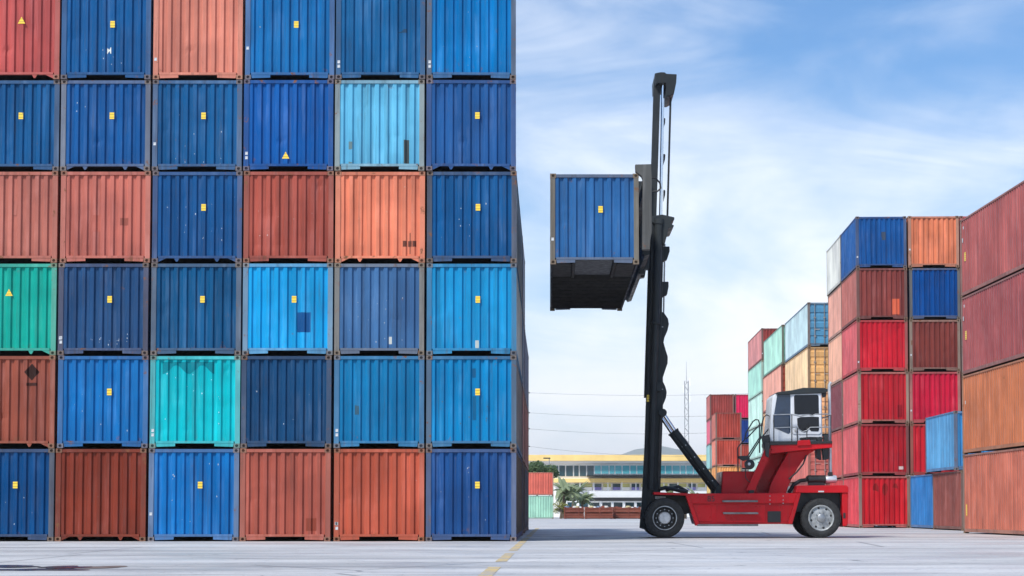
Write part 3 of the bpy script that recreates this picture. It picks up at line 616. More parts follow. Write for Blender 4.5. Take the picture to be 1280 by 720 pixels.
# wheels: tyre > rim, hub, lug nuts
def wheel(px, y0, y1, face, rimmat, ring):
    """outer face at y0 if face < 0, else at y1"""
    c = W(px, 647.6, T0); cx = c.x; Rr = 0.606; cz = Rr
    wd = y1 - y0; n = 72; P_ = [(0.36, 0.03), (0.40, 0.0), (0.50, -0.005), (0.56, 0.02), (0.59, 0.05)]
    prof_ = [(r, y0 + d) for r, d in P_] + [(r, y1 - d) for r, d in P_[::-1]]
    mb = MB().lathe_y(prof_, cx, cz, n)
    for k in range(40):                                                   # tread lugs
        a = 2 * math.pi * k / 40
        for half in (0, 1):
            ya, yb = (y0 + 0.03, y0 + wd * 0.52) if half == 0 else (y0 + wd * 0.48, y1 - 0.03)
            a0 = a + (0.0 if half == 0 else math.pi / 40); da = 0.05; sl = 0.09 * (1 if half == 0 else -1); vs = []
            for (aa, yy, rr) in ((a0 - da, ya, 0.565), (a0 + da, ya, 0.565), (a0 + da + sl, yb, 0.58), (a0 - da + sl, yb, 0.58), (a0 - da, ya, 0.596), (a0 + da, ya, 0.596), (a0 + da + sl, yb, Rr), (a0 - da + sl, yb, Rr)):
                vs.append((cx + rr * math.cos(aa), yy, cz + rr * math.sin(aa)))
            mb.add(vs, [(0, 1, 5, 4), (1, 2, 6, 5), (2, 3, 7, 6), (3, 0, 4, 7), (4, 5, 6, 7)])
    w_ = part('wheel', mb, 'rubber', smooth=True, bevel=0)
    s = 1 if face < 0 else -1; yo = y0 if face < 0 else y1
    if ring:                                                              # deep dished front rim
        pr = [(0.40, 0.015), (0.375, -0.01), (0.345, 0.0), (0.335, 0.05), (0.27, 0.12), (0.21, 0.13)]
        part('rim', MB().lathe_y([(r, yo + s * d) for r, d in pr], cx, cz, 48), 'rimdark', w_, True, 0)
        part('rim_ring', MB().lathe_y([(0.365, yo - s * 0.013), (0.34, yo - s * 0.016), (0.338, yo + s * 0.03)], cx, cz, 48), 'rim', w_, True, 0)
        part('hub', MB().lathe_y([(0.19, yo + s * 0.13), (0.185, yo + s * 0.05), (0.16, yo + s * 0.02), (0.0001, yo + s * 0.01)], cx, cz, 32), 'hub', w_, True, 0)
        nb_, rb_, db_ = 12, 0.255, 0.1
    else:
        pr = [(0.40, 0.015), (0.375, -0.012), (0.35, 0.0), (0.335, 0.06), (0.29, 0.05), (0.22, 0.03), (0.14, 0.02)]
        part('rim', MB().lathe_y([(r, yo + s * d) for r, d in pr], cx, cz, 48), 'rim', w_, True, 0)
        part('hub', MB().lathe_y([(0.14, yo + s * 0.02), (0.125, yo - s * 0.05), (0.09, yo - s * 0.07), (0.0001, yo - s * 0.075)], cx, cz, 32), 'steel', w_, True, 0)
        for k in range(8):
            a = 2 * math.pi * (k + 0.3) / 8; hx, hz = cx + 0.3 * math.cos(a), cz + 0.3 * math.sin(a)
            part('hand_hole', MB().lathe_y([(0.035, yo + s * 0.045), (0.0001, yo + s * 0.046)], hx, hz, 10), 'black', w_, False, 0)
        nb_, rb_, db_ = 10, 0.185, 0.02
    for k in range(nb_):
        a = 2 * math.pi * k / nb_; hx, hz = cx + rb_ * math.cos(a), cz + rb_ * math.sin(a)
        part('lug_nut', MB().lathe_y([(0.02, yo + s * db_), (0.02, yo + s * (db_ - 0.03)), (0.0001, yo + s * (db_ - 0.032))], hx, hz, 6), 'steel', w_, False, 0)
    return w_
M['rimdark'] = plain('rim_dark', (0.025, 0.025, 0.025), 0.6, 0.1, 0.4, 6)
wheel(831, 57.0, 57.34, -1, 'rim', True); wheel(831, 57.42, 57.76, -1, 'rim', True)
wheel(831, 59.25, 59.59, 1, 'rim', True); wheel(831, 59.67, 60.01, 1, 'rim', True)
wheel(1027, 57.06, 57.42, -1, 'rim', False); wheel(1027, 59.1, 59.46, 1, 'rim', False)
cxf, cxr = W(831, 648, T0).x, W(1027, 648, T0).x
part('axle', MB().tube([(cxf, 57.3, 0.606), (cxf, 59.7, 0.606)], 0.17, 16), 'black', smooth=True)
part('axle', MB().tube([(cxr, 57.3, 0.606), (cxr, 59.2, 0.606)], 0.14, 16), 'black', smooth=True)
# chassis
ch = part('chassis', MB().pxprism([(862, 620), (998, 619), (986, 655), (873, 655.5)], 57.16, 59.84), 'red', bevel=0.02)
part('deck_band', MB().pxprism([(857.5, 616.8), (1000.5, 616.3), (997, 629), (861.5, 629.5)], 57.09, 59.9), 'red', bevel=0.015)
part('fender_edge', MB().pxprism([(857, 619), (862, 619), (875, 657), (869.5, 657)], 57.05, 57.4), 'red')
part('fender_edge', MB().pxprism([(1001, 617), (996, 617), (985, 655), (990.5, 655)], 57.05, 57.4), 'red')
part('access_panel', MB().pxprism([(866, 631), (889, 631), (889, 652), (872, 652)], 57.145, 57.2), 'red', ch, bevel=0.006)
part('access_panel', MB().pxprism([(895, 631), (956, 631), (956, 653), (895, 653)], 57.148, 57.2), 'red', ch, bevel=0.006)
part('access_panel', MB().pxprism([(978, 631), (993, 631), (986, 652), (978, 652)], 57.148, 57.2), 'red', ch, bevel=0.006)
part('vent', MB().pxprism([(959.5, 639), (976, 639), (976, 653), (959.5, 653)], 57.135, 57.2), 'black', ch)
for (a, e, y) in ((903, 947.5, 625.3), (904, 948, 640.3), (872, 948, 655.2)):
    part('step', MB().pxprism([(a, y), (e, y), (e, y + 2.4), (a, y + 2.4)], 56.98, 57.3), 'stepm')
part('front_fender', MB().pxprism([(817, 615), (860, 616.5), (860, 619.4), (817, 618.2)], 57.0, 57.85), 'red')
part('front_fender', MB().pxprism([(817, 615), (860, 616.5), (860, 619.4), (817, 618.2)], 59.15, 60.0), 'red')
part('front_frame', MB().pxprism([(812, 618), (864, 620), (870, 640), (812, 652)], 57.85, 59.15), 'black')
part('marker_lamp', MB().pxprism([(819, 620), (832, 620.6), (832, 624), (819, 623.6)], 57.45, 57.6), 'white_decal', bevel=0)
part('hose_bundle', MB().tube(pts3([(822, 612), (832, 609.5), (842, 611.5), (852, 614), (860, 615)], 57.9), 0.06, 8).tube(pts3([(832, 613), (848, 608), (858, 614)], 58.1), 0.05, 8), 'black', smooth=True, bevel=0)
eb = part('engine_housing', MB().pxprism([(903.5, 589), (946, 589), (946, 624), (901.5, 624)], 57.45, 59.5), 'red', bevel=0.03)
part('hood_lip', MB().pxprism([(912, 616), (958, 616), (958, 619), (911, 619)], 57.35, 57.6), 'red', eb)
part('rear_hood', MB().pxprism([(996.5, 607), (1058, 606.5), (1060.5, 609), (1060.5, 616), (994, 616)], 57.08, 59.75), 'red', bevel=0.02)
part('marker_lamp', MB().pxprism([(1023, 613.5), (1030, 613.5), (1030, 615.2), (1023, 615.2)], 57.06, 57.09), 'white_decal', bevel=0)
part('wheel_well', MB().pxprism([(1000, 615.5), (1053, 615.5), (1053, 640), (992, 640)], 57.55, 59.2), 'black')
part('counterweight', MB().pxprism([(1052.5, 615.5), (1060.3, 615.5), (1060, 655), (1058, 658), (1053.5, 658)], 57.12, 59.7), 'red', bevel=0.03)
part('rear_lamp', MB().pxprism([(1054, 641), (1057, 641), (1057, 648), (1054, 648)], 57.105, 57.14), 'black')
# curved cab support column and sloping plate
colpts = [(960.5, 626), (961, 614), (964, 604), (969, 594), (975, 583), (981, 573), (985, 565), (1022, 561), (1012, 567), (1004, 575), (997, 585), (990, 598), (985, 609), (982, 618), (981.5, 626)]
cc_ = part('cab_column', MB().pxprism(colpts, 57.55, 58.9), 'red', bevel=0.02)
for (a, e) in ((962.5, 620), (962.5, 625), (979, 620), (979, 625), (962.5, 630), (979, 629)):
    p = W(a, e, 57.07 if e < 630 else 57.07); part('bolt', MB().lathe_y([(0.018, 57.10), (0.018, 57.075), (0.0001, 57.073)], p.x, p.z, 6), 'steel', cc_, bevel=0)
part('column_foot', MB().pxprism([(959, 617.5), (983, 617.5), (983, 628), (959, 628)], 57.083, 57.6), 'red', cc_)
part('sloping_plate', MB().pxprism([(935, 617), (962, 566), (984, 566), (960, 617)], 58.2, 58.9), 'red')
# stair with treads and rails
def st(px0, py0, px1, py1, Y0, Y1): return MB().pxprism([(px0 - 4.5, py0), (px0 + 4.5, py0), (px1 + 5.5, py1), (px1 - 5.5, py1)], Y0, Y1)
sr = part('stair_stringer', st(961, 561, 938, 613, 57.2, 57.25), 'red', bevel=0.006)
part('stair_stringer', st(961, 561, 938, 613, 57.9, 57.95), 'red', bevel=0.006)
for k in range(5):
    f_ = (k + 0.5) / 5; a = 961 + (938 - 961) * f_; e = 561 + 52 * f_
    part('tread', MB().pxprism([(a - 4, e), (a + 4, e), (a + 4, e + 1.6), (a - 4, e + 1.6)], 57.25, 57.9), 'steel', sr, bevel=0)
part('stair_foot', MB().pxprism([(937, 612), (943, 612), (942, 618), (944, 624), (937, 624), (936, 617)], 57.2, 57.5), 'black')
for Y, lst in ((57.22, [(922.5, 590), (922, 560), (924, 557), (931, 549.5), (932.5, 541), (941, 527), (944.5, 524.5), (948, 525), (949.5, 530), (949.5, 566)]), (57.22, [(934, 571), (949.5, 547)]),
               (57.22, [(932.5, 549), (949.5, 531)]), (57.92, [(936, 572), (951, 548), (952, 531), (955, 521), (958.5, 518.5), (962, 520.5), (962.5, 552)]), (57.92, [(951, 548), (962.5, 534)])):
    part('handrail', MB().tube(pts3(lst, Y), 0.02, 8), 'rail', smooth=True, bevel=0)
# work lamp and horn by the stair
hl = part('work_lamp', MB().lathe_y([(0.0001, 57.0), (0.1, 57.005), (0.15, 57.03), (0.155, 57.12), (0.1, 57.2), (0.0001, 57.21)], W(937, 580.5, 57.1).x, W(937, 580.5, 57.1).z, 24), 'black', smooth=True, bevel=0)
part('lamp_lens', MB().lathe_y([(0.045, 56.998), (0.0001, 56.992)], W(936.5, 580, 57).x, W(936.5, 580, 57).z, 16), 'hub', hl, bevel=0)
part('lamp_hood', MB().pxprism([(923.5, 570), (935, 569.5), (938, 573.5), (930, 576), (924, 573)], 57.02, 57.3), 'black', hl)
part('lamp_cable', MB().tube(pts3([(932, 586), (932, 597), (935, 601), (938, 603)], 57.15), 0.014, 6), 'black', hl, True, 0)
part('valve_block', MB().pxprism([(953, 545), (962, 543), (963, 552), (961, 562), (958, 571), (956, 565), (954, 553)], 57.3, 57.6), 'black')
part('valve_block', MB().pxprism([(956, 553), (962.5, 553), (961, 572), (957, 570)], 57.12, 57.3), 'black')
# platform
pf = part('platform', MB().pxprism([(963, 556.5), (1040.5, 552.5), (1040.5, 559.5), (1008, 562.2), (966, 566.8), (962.5, 566)], 57.2, 59.3), 'red', bevel=0.015)
part('platform_edge', MB().pxprism([(962, 551.8), (1040.5, 551.2), (1040.5, 554.4), (962, 556.6)], 57.17, 59.32), 'black', pf)
part('kick_plate', MB().pxprism([(997.5, 550.5), (1012.5, 549.8), (1014, 556.5), (996.5, 557.2)], 57.14, 57.18), 'red', pf)
part('hydraulic_block', MB().pxprism([(1020.5, 560), (1026, 560), (1027, 575), (1021, 572)], 57.5, 57.9).pxprism([(1028, 560), (1036.5, 558), (1036, 574), (1030, 575)], 57.45, 57.8), 'black')
part('hydraulic_hose', MB().tube(pts3([(1008, 569), (1004, 580), (996, 590), (986, 599)], 57.5), 0.025, 8), 'black', smooth=True, bevel=0)
# cab > windows, door, roof
cab = part('cab', MB().pxprism([(965.6, 496), (971, 490.5), (1027, 488), (1028.2, 552), (961.3, 552)], 57.5, 59.1), 'cab', bevel=0.03)
part('roof', MB().pxprism([(969, 491.8), (972, 490), (990, 487.8), (1004, 484.6), (1032, 485), (1034.5, 487.5), (1033, 491), (1027, 491.6), (973, 493.4)], 57.42, 59.18), 'dark', cab, bevel=0.02)
part('side_window', MB().pxprism([(971.5, 493.5), (988, 492.5), (988, 540.5), (985.5, 542.2), (967, 534.5), (966.3, 526)], 57.485, 57.5), 'sky_glass', cab, bevel=0.004)
dr = part('door', MB().pxprism([(990.2, 492), (1026.2, 491.5), (1026.6, 541), (1024, 543), (992, 543), (990.2, 541)], 57.475, 57.51), 'cab', cab, bevel=0.01)
part('window', MB().pxprism([(992.5, 495.2), (994, 493.8), (1021.5, 493.4), (1023.2, 495), (1023.6, 517), (1017, 518), (1014, 520), (1010, 517.6), (998, 518.2), (993, 517.2)], 57.462, 57.48), 'glass', dr, bevel=0.004)
part('window', MB().pxprism([(996.5, 522.8), (1001, 521.2), (1016, 520.8), (1023.6, 521.2), (1023.8, 537.5), (1022.5, 539.2), (1014, 539), (1011, 536), (1009.5, 539), (1006, 540.4), (1001.5, 539.4), (998.6, 536), (996.8, 531)], 57.462, 57.48), 'glass', dr, bevel=0.004)
part('door_handle', MB().lathe_y([(0.05, 57.47), (0.045, 57.43), (0.0001, 57.425)], W(995, 537.5, 57.45).x, W(995, 537.5, 57.45).z, 12), 'hub', dr, bevel=0)
part('windscreen', MB().add([W(965.1, 498, 57.6), W(962.2, 540, 57.6), (W(962.2, 540, 57.6).x, 59.0, W(962.2, 540, 57.6).z), (W(965.1, 498, 57.6).x, 59.0, W(965.1, 498, 57.6).z)], [(0, 1, 2, 3)]), 'glass', cab, bevel=0)
part('roof_lamp', MB().pxprism([(1027.5, 491), (1033, 490.5), (1032.5, 496), (1028.5, 497)], 57.5, 57.65), 'black', cab)
part('side_box', MB().pxprism([(1000, 547.2), (1012, 546), (1028, 546.4), (1030, 548.6), (1013, 549.4), (1000, 550)], 57.4, 57.48), 'black', cab)
part('rear_canister', MB().lathe_y([(0.0001, 57.3), (0.08, 57.31), (0.085, 57.5), (0.0001, 57.52)], W(1024.5, 549.3, 57.4).x, W(1024.5, 549.3, 57.4).z, 16).box(W(1030, 550, 57.4).x, W(1035, 550, 57.4).x, 57.35, 57.6, W(1030, 553, 57.4).z, W(1030, 543, 57.4).z), 'dark', smooth=True, bevel=0)
for a, t_ in ((967.3, 518.5), (989.8, 518), (996.8, 534.5), (1008.6, 534.5), (1038.5, 519)):
    part('guard_rail', MB().tube(pts3([(a, t_), (a, 553)], 57.23), 0.017, 8), 'rail', smooth=True, bevel=0)
part('guard_rail', MB().tube(pts3([(967, 518.5), (989.8, 518), (1000, 520.5), (1006, 519), (1011, 518.2), (1016, 519.6), (1019, 517.8), (1034, 517.6), (1038.5, 519)], 57.23), 0.018, 8), 'steel', smooth=True, bevel=0)
part('guard_rail', MB().tube(pts3([(967, 535), (996, 533.8), (999, 537), (1003, 539.6), (1008, 538.4), (1013, 534.2), (1038.5, 533.8)], 57.23), 0.017, 8), 'steel', smooth=True, bevel=0)
part('guard_rail', MB().tube([W(1038.5, 519, 57.23), W(1038.5, 519, 57.23) + Vector((0, 2, 0))], 0.018, 8), 'rail', smooth=True, bevel=0)
# exhaust
part('exhaust_stack', MB().tube(pts3([(1038, 591), (1037.6, 560), (1036.6, 481), (1038.5, 477.5)], 58.2), [0.05, 0.05, 0.05, 0.05], 14), 'exhaust', smooth=True, bevel=0)
mf = part('muffler', MB().tube(pts3([(1009, 600), (1010, 599.5), (1031.5, 599.5)], 57.7), [0.1, 0.135, 0.135], 18), 'black', smooth=True, bevel=0)
part('muffler_end', MB().tube(pts3([(1032, 599.3), (1034, 599.3), (1044, 598.8), (1045.5, 598.8)], 57.7), [0.11, 0.12, 0.12, 0.1], 18), 'exhaust', mf, True, 0)
part('muffler_collar', MB().pxprism([(1035.5, 590), (1041, 590), (1041, 595), (1035.5, 595)], 57.62, 57.8), 'black', mf)
part('air_pipe', MB().tube(pts3([(1010, 599.5), (1000, 601), (992, 606), (986, 616)], 57.75), 0.06, 10), 'dark', smooth=True, bevel=0)
part('muffler_bracket', MB().pxprism([(1012, 603), (1030, 603), (1032, 607.5), (1010, 607.5)], 57.6, 57.85), 'black')
# fleet number on the deck band
cu = bpy.data.curves.new('fleet_number', 'FONT'); cu.body = '85'; cu.size = 0.24; cu.extrude = 0.002
to = bpy.data.objects.new('fleet_number', cu); COL.objects.link(to); bpy.context.view_layer.update()
tm = bpy.data.meshes.new_from_object(to.evaluated_get(bpy.context.evaluated_depsgraph_get())); bpy.data.objects.remove(to)
tm.materials.clear(); tm.materials.append(M['black']); p = W(884, 626.8, 57.083)
o = bpy.data.objects.new('fleet_number', tm); COL.objects.link(o); o.parent = troot; o.rotation_euler = (math.pi / 2, 0, 0); o.location = Vector((p.x, 57.085, p.z)) - troot.location
# tilt cylinders
for y in (57.75, 59.25):
    a, e, f_ = W(828.5, 516, 57.75), W(843, 538, 57.75), W(898.5, 612, 57.75)
    for v in (a, e, f_): v.y = y
    tcx = part('tilt_cylinder', MB().tube([e, e + (f_ - e) * 0.02, e + (f_ - e) * 0.03, f_], [0.125, 0.125, 0.108, 0.108], 16), 'dark', smooth=True, bevel=0)
    part('rod', MB().tube([a, e + (f_ - e) * 0.05], 0.055, 12), 'chrome', tcx, True, 0)
    part('rod_eye', MB().lathe_y([(0.0001, y - 0.09), (0.12, y - 0.085), (0.12, y + 0.085), (0.0001, y + 0.09)], a.x, a.z, 16), 'dark', tcx, True, 0)
    part('pivot_bracket', MB().prism([(f_.x - 0.13, f_.z - 0.25), (f_.x + 0.13, f_.z - 0.25), (f_.x + 0.13, f_.z + 0.05), (f_.x, f_.z + 0.14), (f_.x - 0.1, f_.z + 0.05)], y - 0.13, y + 0.13), 'dark', tcx)
    d = (f_ - e); nrm = Vector((d.z, 0, -d.x)).normalized()
    for k in range(4):
        c = e + d * (0.25 + 0.2 * k); part('fitting', MB().lathe_y([(0.02, y - 0.125), (0.02, y - 0.10)], c.x, c.z, 8).lathe_y([(0.0001, y - 0.126), (0.02, y - 0.125)], c.x, c.z, 8), 'steel', tcx, False, 0)
# mast: outer rails, raised inner rails, cylinders, crossbeams
def lf(y): return 817.0 - 0.0306 * (y - 110)
ma = None
for (Y0, Y1) in ((57.86, 58.1), (59.35, 59.6)):
    sh = 0
    g_ = MB().pxprism([(lf(275) + 3, 275), (lf(275) + 18, 275), (lf(470) + 20, 470), (lf(505) + 24, 505), (lf(615) + 24, 615), (lf(662) + 16, 655), (lf(662) + 6, 662), (lf(662) - 0.5, 660), (lf(630) + 1, 630), (lf(560) + 2.5, 560)], Y0, Y1)
    m_ = part('mast_rail', g_, 'dark', bevel=0.02)
    if ma is None: ma = m_
    part('mast_channel', MB().pxprism([(lf(505) + 9, 300), (lf(505) + 15.5, 300), (lf(612) + 12, 650), (lf(612) + 8, 650)], Y0 - 0.03, Y0), 'dark', m_, bevel=0.008)
    part('inner_rail', MB().pxprism([(lf(97), 99), (lf(97) + 8.5, 99), (lf(497) + 8.5, 497), (lf(497), 497)], Y0 + 0.26, Y0 + 0.46) if Y0 < 58.5 else MB().pxprism([(lf(97), 99), (lf(97) + 8.5, 99), (lf(497) + 8.5, 497), (lf(497), 497)], Y0 - 0.22, Y0 - 0.02), 'dark', m_, bevel=0.012)
    # hoist cylinder beside the rail
    Yc = Y0 - 0.12 if Y0 < 58.5 else Y0 + 0.36
    hc = part('hoist_cylinder', MB().tube([W(823.6, 274, Yc), W(823.4, 280, Yc), W(823.3, 281, Yc), W(819.6, 401, Yc), W(819.5, 402, Yc), W(819.4, 405, Yc), W(819.3, 406, Yc), W(813.5, 612, Yc)], [0.15, 0.15, 0.125, 0.12, 0.14, 0.14, 0.1, 0.1], 16), 'dark', m_, True, 0)
    part('hoist_rod', MB().tube([W(828.8, 100, Yc + 0.35), W(825.6, 276, Yc + 0.35)], 0.05, 12), 'chrome', m_, True, 0)
part('hose', MB().tube([W(838.4, 117, 58.3), W(834.2, 272, 58.3)], 0.032, 8), 'black', ma, True, 0)
part('mast_head', MB().pxprism([(818.5, 91.5), (826, 90), (831, 90.2), (833, 92), (846, 92.6), (845.4, 103), (842.5, 117), (837, 120), (832.5, 120), (832.5, 104), (822, 104), (819, 107)], 57.9, 59.55), 'dark', ma, bevel=0.02)
part('mast_collar', MB().pxprism([(815, 270), (828, 268), (843, 271.5), (843, 274.5), (839.5, 276), (839, 280), (842.5, 281.5), (842, 283.5), (836, 285), (831, 305), (828, 305), (826, 281), (815, 278)], 57.72, 59.75), 'dark', ma, bevel=0.015)
for (a, e) in ((308, 327), (352, 371)):
    part('hose_sheave', MB().pxprism([(828, a), (837 - 0.03 * (a - 308), a), (837.2 - 0.03 * (a - 308), a + 6), (834, e - 3), (828, e)], 58.15, 58.5), 'dark', ma)
for (a, e) in ((147, 160), (192, 206), (237, 252)):
    part('hose_guide', MB().pxprism([(829.5, a), (831.8, a + 1), (831.4, a + 7), (829.3, e)], 58.25, 58.4), 'black', ma)
part('hose', MB().tube([W(831, 305, 58.3), W(829.5, 395, 58.3)], 0.025, 8), 'steel', ma, True, 0)
wav = [(824, 388), (830, 391), (835, 398), (836.2, 405), (834.5, 413), (830.6, 422), (829.5, 428), (832, 437), (834.8, 446), (834.6, 454), (831.5, 463), (828.6, 472), (828.8, 477), (832, 484), (833.4, 490), (832.6, 497), (829, 506), (826, 514), (818, 514), (820, 440)]
part('rear_web', MB().pxprism(wav, 58.0, 58.25), 'dark', ma, bevel=0.01)
for yy in (422, 500): part('web_seam', MB().pxprism([(823, yy - 14), (829, yy - 14), (829, yy - 13), (823, yy - 13)], 57.99, 58.0), 'steel', ma, bevel=0)
for yy in (300, 380, 460, 560, 640): part('cross_beam', MB().pxprism([(lf(yy) + 6, yy - 6), (lf(yy) + 16, yy - 6), (lf(yy) + 16, yy + 6), (lf(yy) + 6, yy + 6)], 58.1, 59.35), 'dark', ma)
part('inspection_tag', MB().pxprism([(808.6, 493.5), (811.6, 493.5), (811.3, 502.5), (808.3, 502.5)], 57.815, 57.83), 'decal', ma, bevel=0)
part('hose', MB().tube(pts3([(827, 512), (824.5, 540), (823.5, 570), (823, 600), (824, 611)], 57.8), 0.03, 8), 'black', ma, True, 0)
part('hose', MB().tube(pts3([(815, 222), (820, 223), (825, 229), (826, 235), (822, 239), (815, 239.5)], 57.8), 0.028, 8), 'black', ma, True, 0)
part('gauge_box', MB().pxprism([(821, 478), (826, 478), (826, 489), (821, 489)], 57.7, 57.86), 'dark', ma)
# spreader that holds the box by its long side
sp = part('spreader_beam', MB().pxprism([(803.5, 222), (812.5, 222), (812.5, 243), (803.5, 243)], 51.75, 63.7), 'grey', bevel=0.015)
for (Y0, Y1) in ((51.5, 51.75), (63.7, 63.95)):
    dx = 0 if Y0 < 55 else None
    lst = [(794, 205.5), (814, 205), (815, 226), (815, 290), (813, 300), (812.5, 312), (802.8, 312), (803.6, 224), (801.8, 220), (794.5, 214)]
    g_ = MB(); g_.prism([(W(a, e, 51.5).x, W(a, e, 51.5).z) for a, e in lst], Y0, Y1); part('spreader_arm', g_, 'grey', sp, bevel=0.012)
    p = W(797.5, 214.5, 51.5); part('hook', MB().box(p.x - 0.09, p.x + 0.06, Y0 - 0.02, Y0 + 0.16, p.z - 0.1, p.z + 0.04), 'frame2', sp) if 'frame2' in M else None
part('carriage', MB().prism([(W(a, e, 57.9).x, W(a, e, 57.9).z) for a, e in ((797, 226), (812, 226), (811, 318), (800, 318), (800, 260))], 57.95, 59.5), 'dark', sp)
part('lower_bumper', MB().pxprism([(802.5, 306), (812, 306), (812, 318), (806, 320), (803, 316)], 51.9, 63.5), 'dark', sp)
part('bumper_arm', MB().prism([(W(a, e, 55).x, W(a, e, 55).z) for a, e in ((796, 322), (812, 318), (811, 336), (806, 336), (806, 342), (799, 342))], 55.0, 55.4), 'dark', sp)
part('bumper_arm', MB().prism([(W(a, e, 60).x, W(a, e, 60).z) for a, e in ((792, 334), (808, 334), (806, 346), (792, 348))], 60.0, 60.4), 'dark', sp)
p = W(790, 348, 61); part('bumper_roller', MB().tube([(p.x, 60.4, p.z), (p.x, 61.4, p.z)], 0.18, 14), 'dark', sp, True, 0)

# ------------------------------------------------------------------ background: office, fence, flat racks, plants, poles, wires
YB = 262.0
def bxp(mb, x0, x1, y0, y1, Y0, Y1):
    a, e = W(x0, y1, Y0), W(x1, y0, Y0); return mb.box(a.x, e.x, Y0, Y1, a.z, e.z)
ob = empty('office_building', (W(770, 639, YB).x, YB + 7, 0)); tag(ob, 'long white two storey office with yellow fascias and teal windows', 'building')
def bpart(name, mb, mat, par=None, rt=ob): return build(name, mb, M[mat], par or rt, rt)
a, e = W(560, 639, YB), W(1080, 575, YB)
wl = bpart('wall', MB().box(a.x, e.x, YB, YB + 14, 0.0, e.z), 'white')
bpart('roof_fascia', bxp(MB(), 556, 1084, 568.5, 576, YB - 1.2, YB + 14.5), 'yellow')
bpart('eave', bxp(MB(), 556, 1084, 576.2, 578.5, YB - 0.9, YB), 'white')
x = 600.0; wd = [9.3, 8.2, 9.6, 6.8, 8.8]; k = 0
while x < 1000:
    ww = wd[k % 5]; teal = x > 735
    fr = bpart('window', bxp(MB(), x, x + ww, 581.5, 595.8 if not teal else 592.5, YB - 0.1, YB), 'white')
    bpart('pane', bxp(MB(), x + 0.55, x + ww - 0.55, 582, 595.2 if not teal else 592, YB - 0.14, YB - 0.1), 'teal' if teal else 'dglass', fr)
    x += ww + 0.35; k += 1
bpart('canopy', bxp(MB(), 734, 1010, 593.4, 595.2, YB - 3.0, YB), 'dark')
bpart('lower_fascia', bxp(MB(), 690, 1010, 598, 603, YB - 1.5, YB), 'yellow')
x = 718.0; k = 0
while x < 1000:
    fr = bpart('window', bxp(MB(), x, x + 11, 604, 613.2, YB - 0.1, YB), 'white')
    bpart('pane', bxp(MB(), x + 0.7, x + 10.3, 604.6, 609, YB - 0.14, YB - 0.1), 'lime' if k % 2 else 'dglass', fr)
    bpart('awning', bxp(MB(), x + 0.7, x + 10.3, 609, 612.6, YB - 0.3, YB - 0.1), 'purple' if k % 2 == 0 else 'white', fr)
    x += 11.8; k += 1
x = 707.0
while x < 1000: bpart('column', bxp(MB(), x, x + 1.0, 603, 640, YB - 1.4, YB - 1.0), 'white'); x += 17.5
# covered walkway in front of the office: dark roof on white posts with boarded bays
YF = 240.0
wk = empty('walkway_shelter', (W(800, 639, YF).x, YF, 0)); tag(wk, 'low white shelter with black flat roof in front of the office', 'shelter')
bp2 = lambda n_, mb, mt, par=None: build(n_, mb, M[mt], par or wk, wk)
bp2('roof', bxp(MB(), 737, 900, 622, 626.2, YF - 1.5, YF + 2), 'black')
bp2('parapet', bxp(MB(), 737, 900, 614, 621.8, YF, YF + 1.5), 'white')
x = 708.0
while x < 890:
    bp2('post', bxp(MB(), x, x + 1.2, 626, 645, YF - 1.2, YF - 1.0), 'white')
    bp2('panel', bxp(MB(), x + 1.4, x + 13, 634.5, 645, YF - 1.1, YF - 0.9), 'white')
    bp2('opening', bxp(MB(), x + 1.6, x + 12.6, 628, 634.2, YF - 0.4, YF - 0.2), 'dglass'); bp2('rail', bxp(MB(), x + 1.2, x + 13.2, 626.6, 627.6, YF - 1.15, YF - 1.0), 'white')
    x += 14.4
# rusty flat racks with loads of scrap
M['sack'] = plain('pale_sacking', (0.6, 0.58, 0.54), 0.8); M['bluesheet'] = plain('blue_sheet', (0.14, 0.2, 0.28), 0.6); M['ply'] = plain('yellow_crate', (0.42, 0.36, 0.2), 0.7)
def flat_rack(px0, px1, Y, tiers, lab, seed):
    r = random.Random(seed); a, e = XG(px0, Y), XG(px1, Y); t = empty('flat_rack', ((a + e) / 2, Y, 0)); tag(t, lab, 'flat rack', 'rusty flat racks before the office')
    pb = lambda n_, mb, mt='rustm', par=None: build(n_, mb, M[mt], par or t, t)
    for k in range(tiers):
        z = 0.02 + k * 0.62
        dk = pb('deck', MB().box(a, e, Y, Y + 2.4, z + 0.25, z + 0.42))
        pb('side_rail', MB().box(a - 0.02, e + 0.02, Y - 0.06, Y + 0.05, z + 0.06, z + 0.34), par=dk); pb('top_rail', MB().box(a, e, Y - 0.03, Y + 0.05, z + 0.40, z + 0.55), par=dk); pb('back_board', MB().box(a, e, Y + 2.2, Y + 2.35, z, z + 0.62), par=dk)
        x = a
        while x < e: pb('stanchion', MB().box(x, x + 0.14, Y - 0.1, Y - 0.06, z - 0.0, z + 0.6), par=dk); x += 1.5
        for xx in (a, e - 0.25): pb('end_post', MB().box(xx, xx + 0.25, Y + 0.05, Y + 0.3, z - 0.018, z + 0.62), par=dk)
    return t, 0.02 + (tiers - 1) * 0.62 + 0.42
loads = []
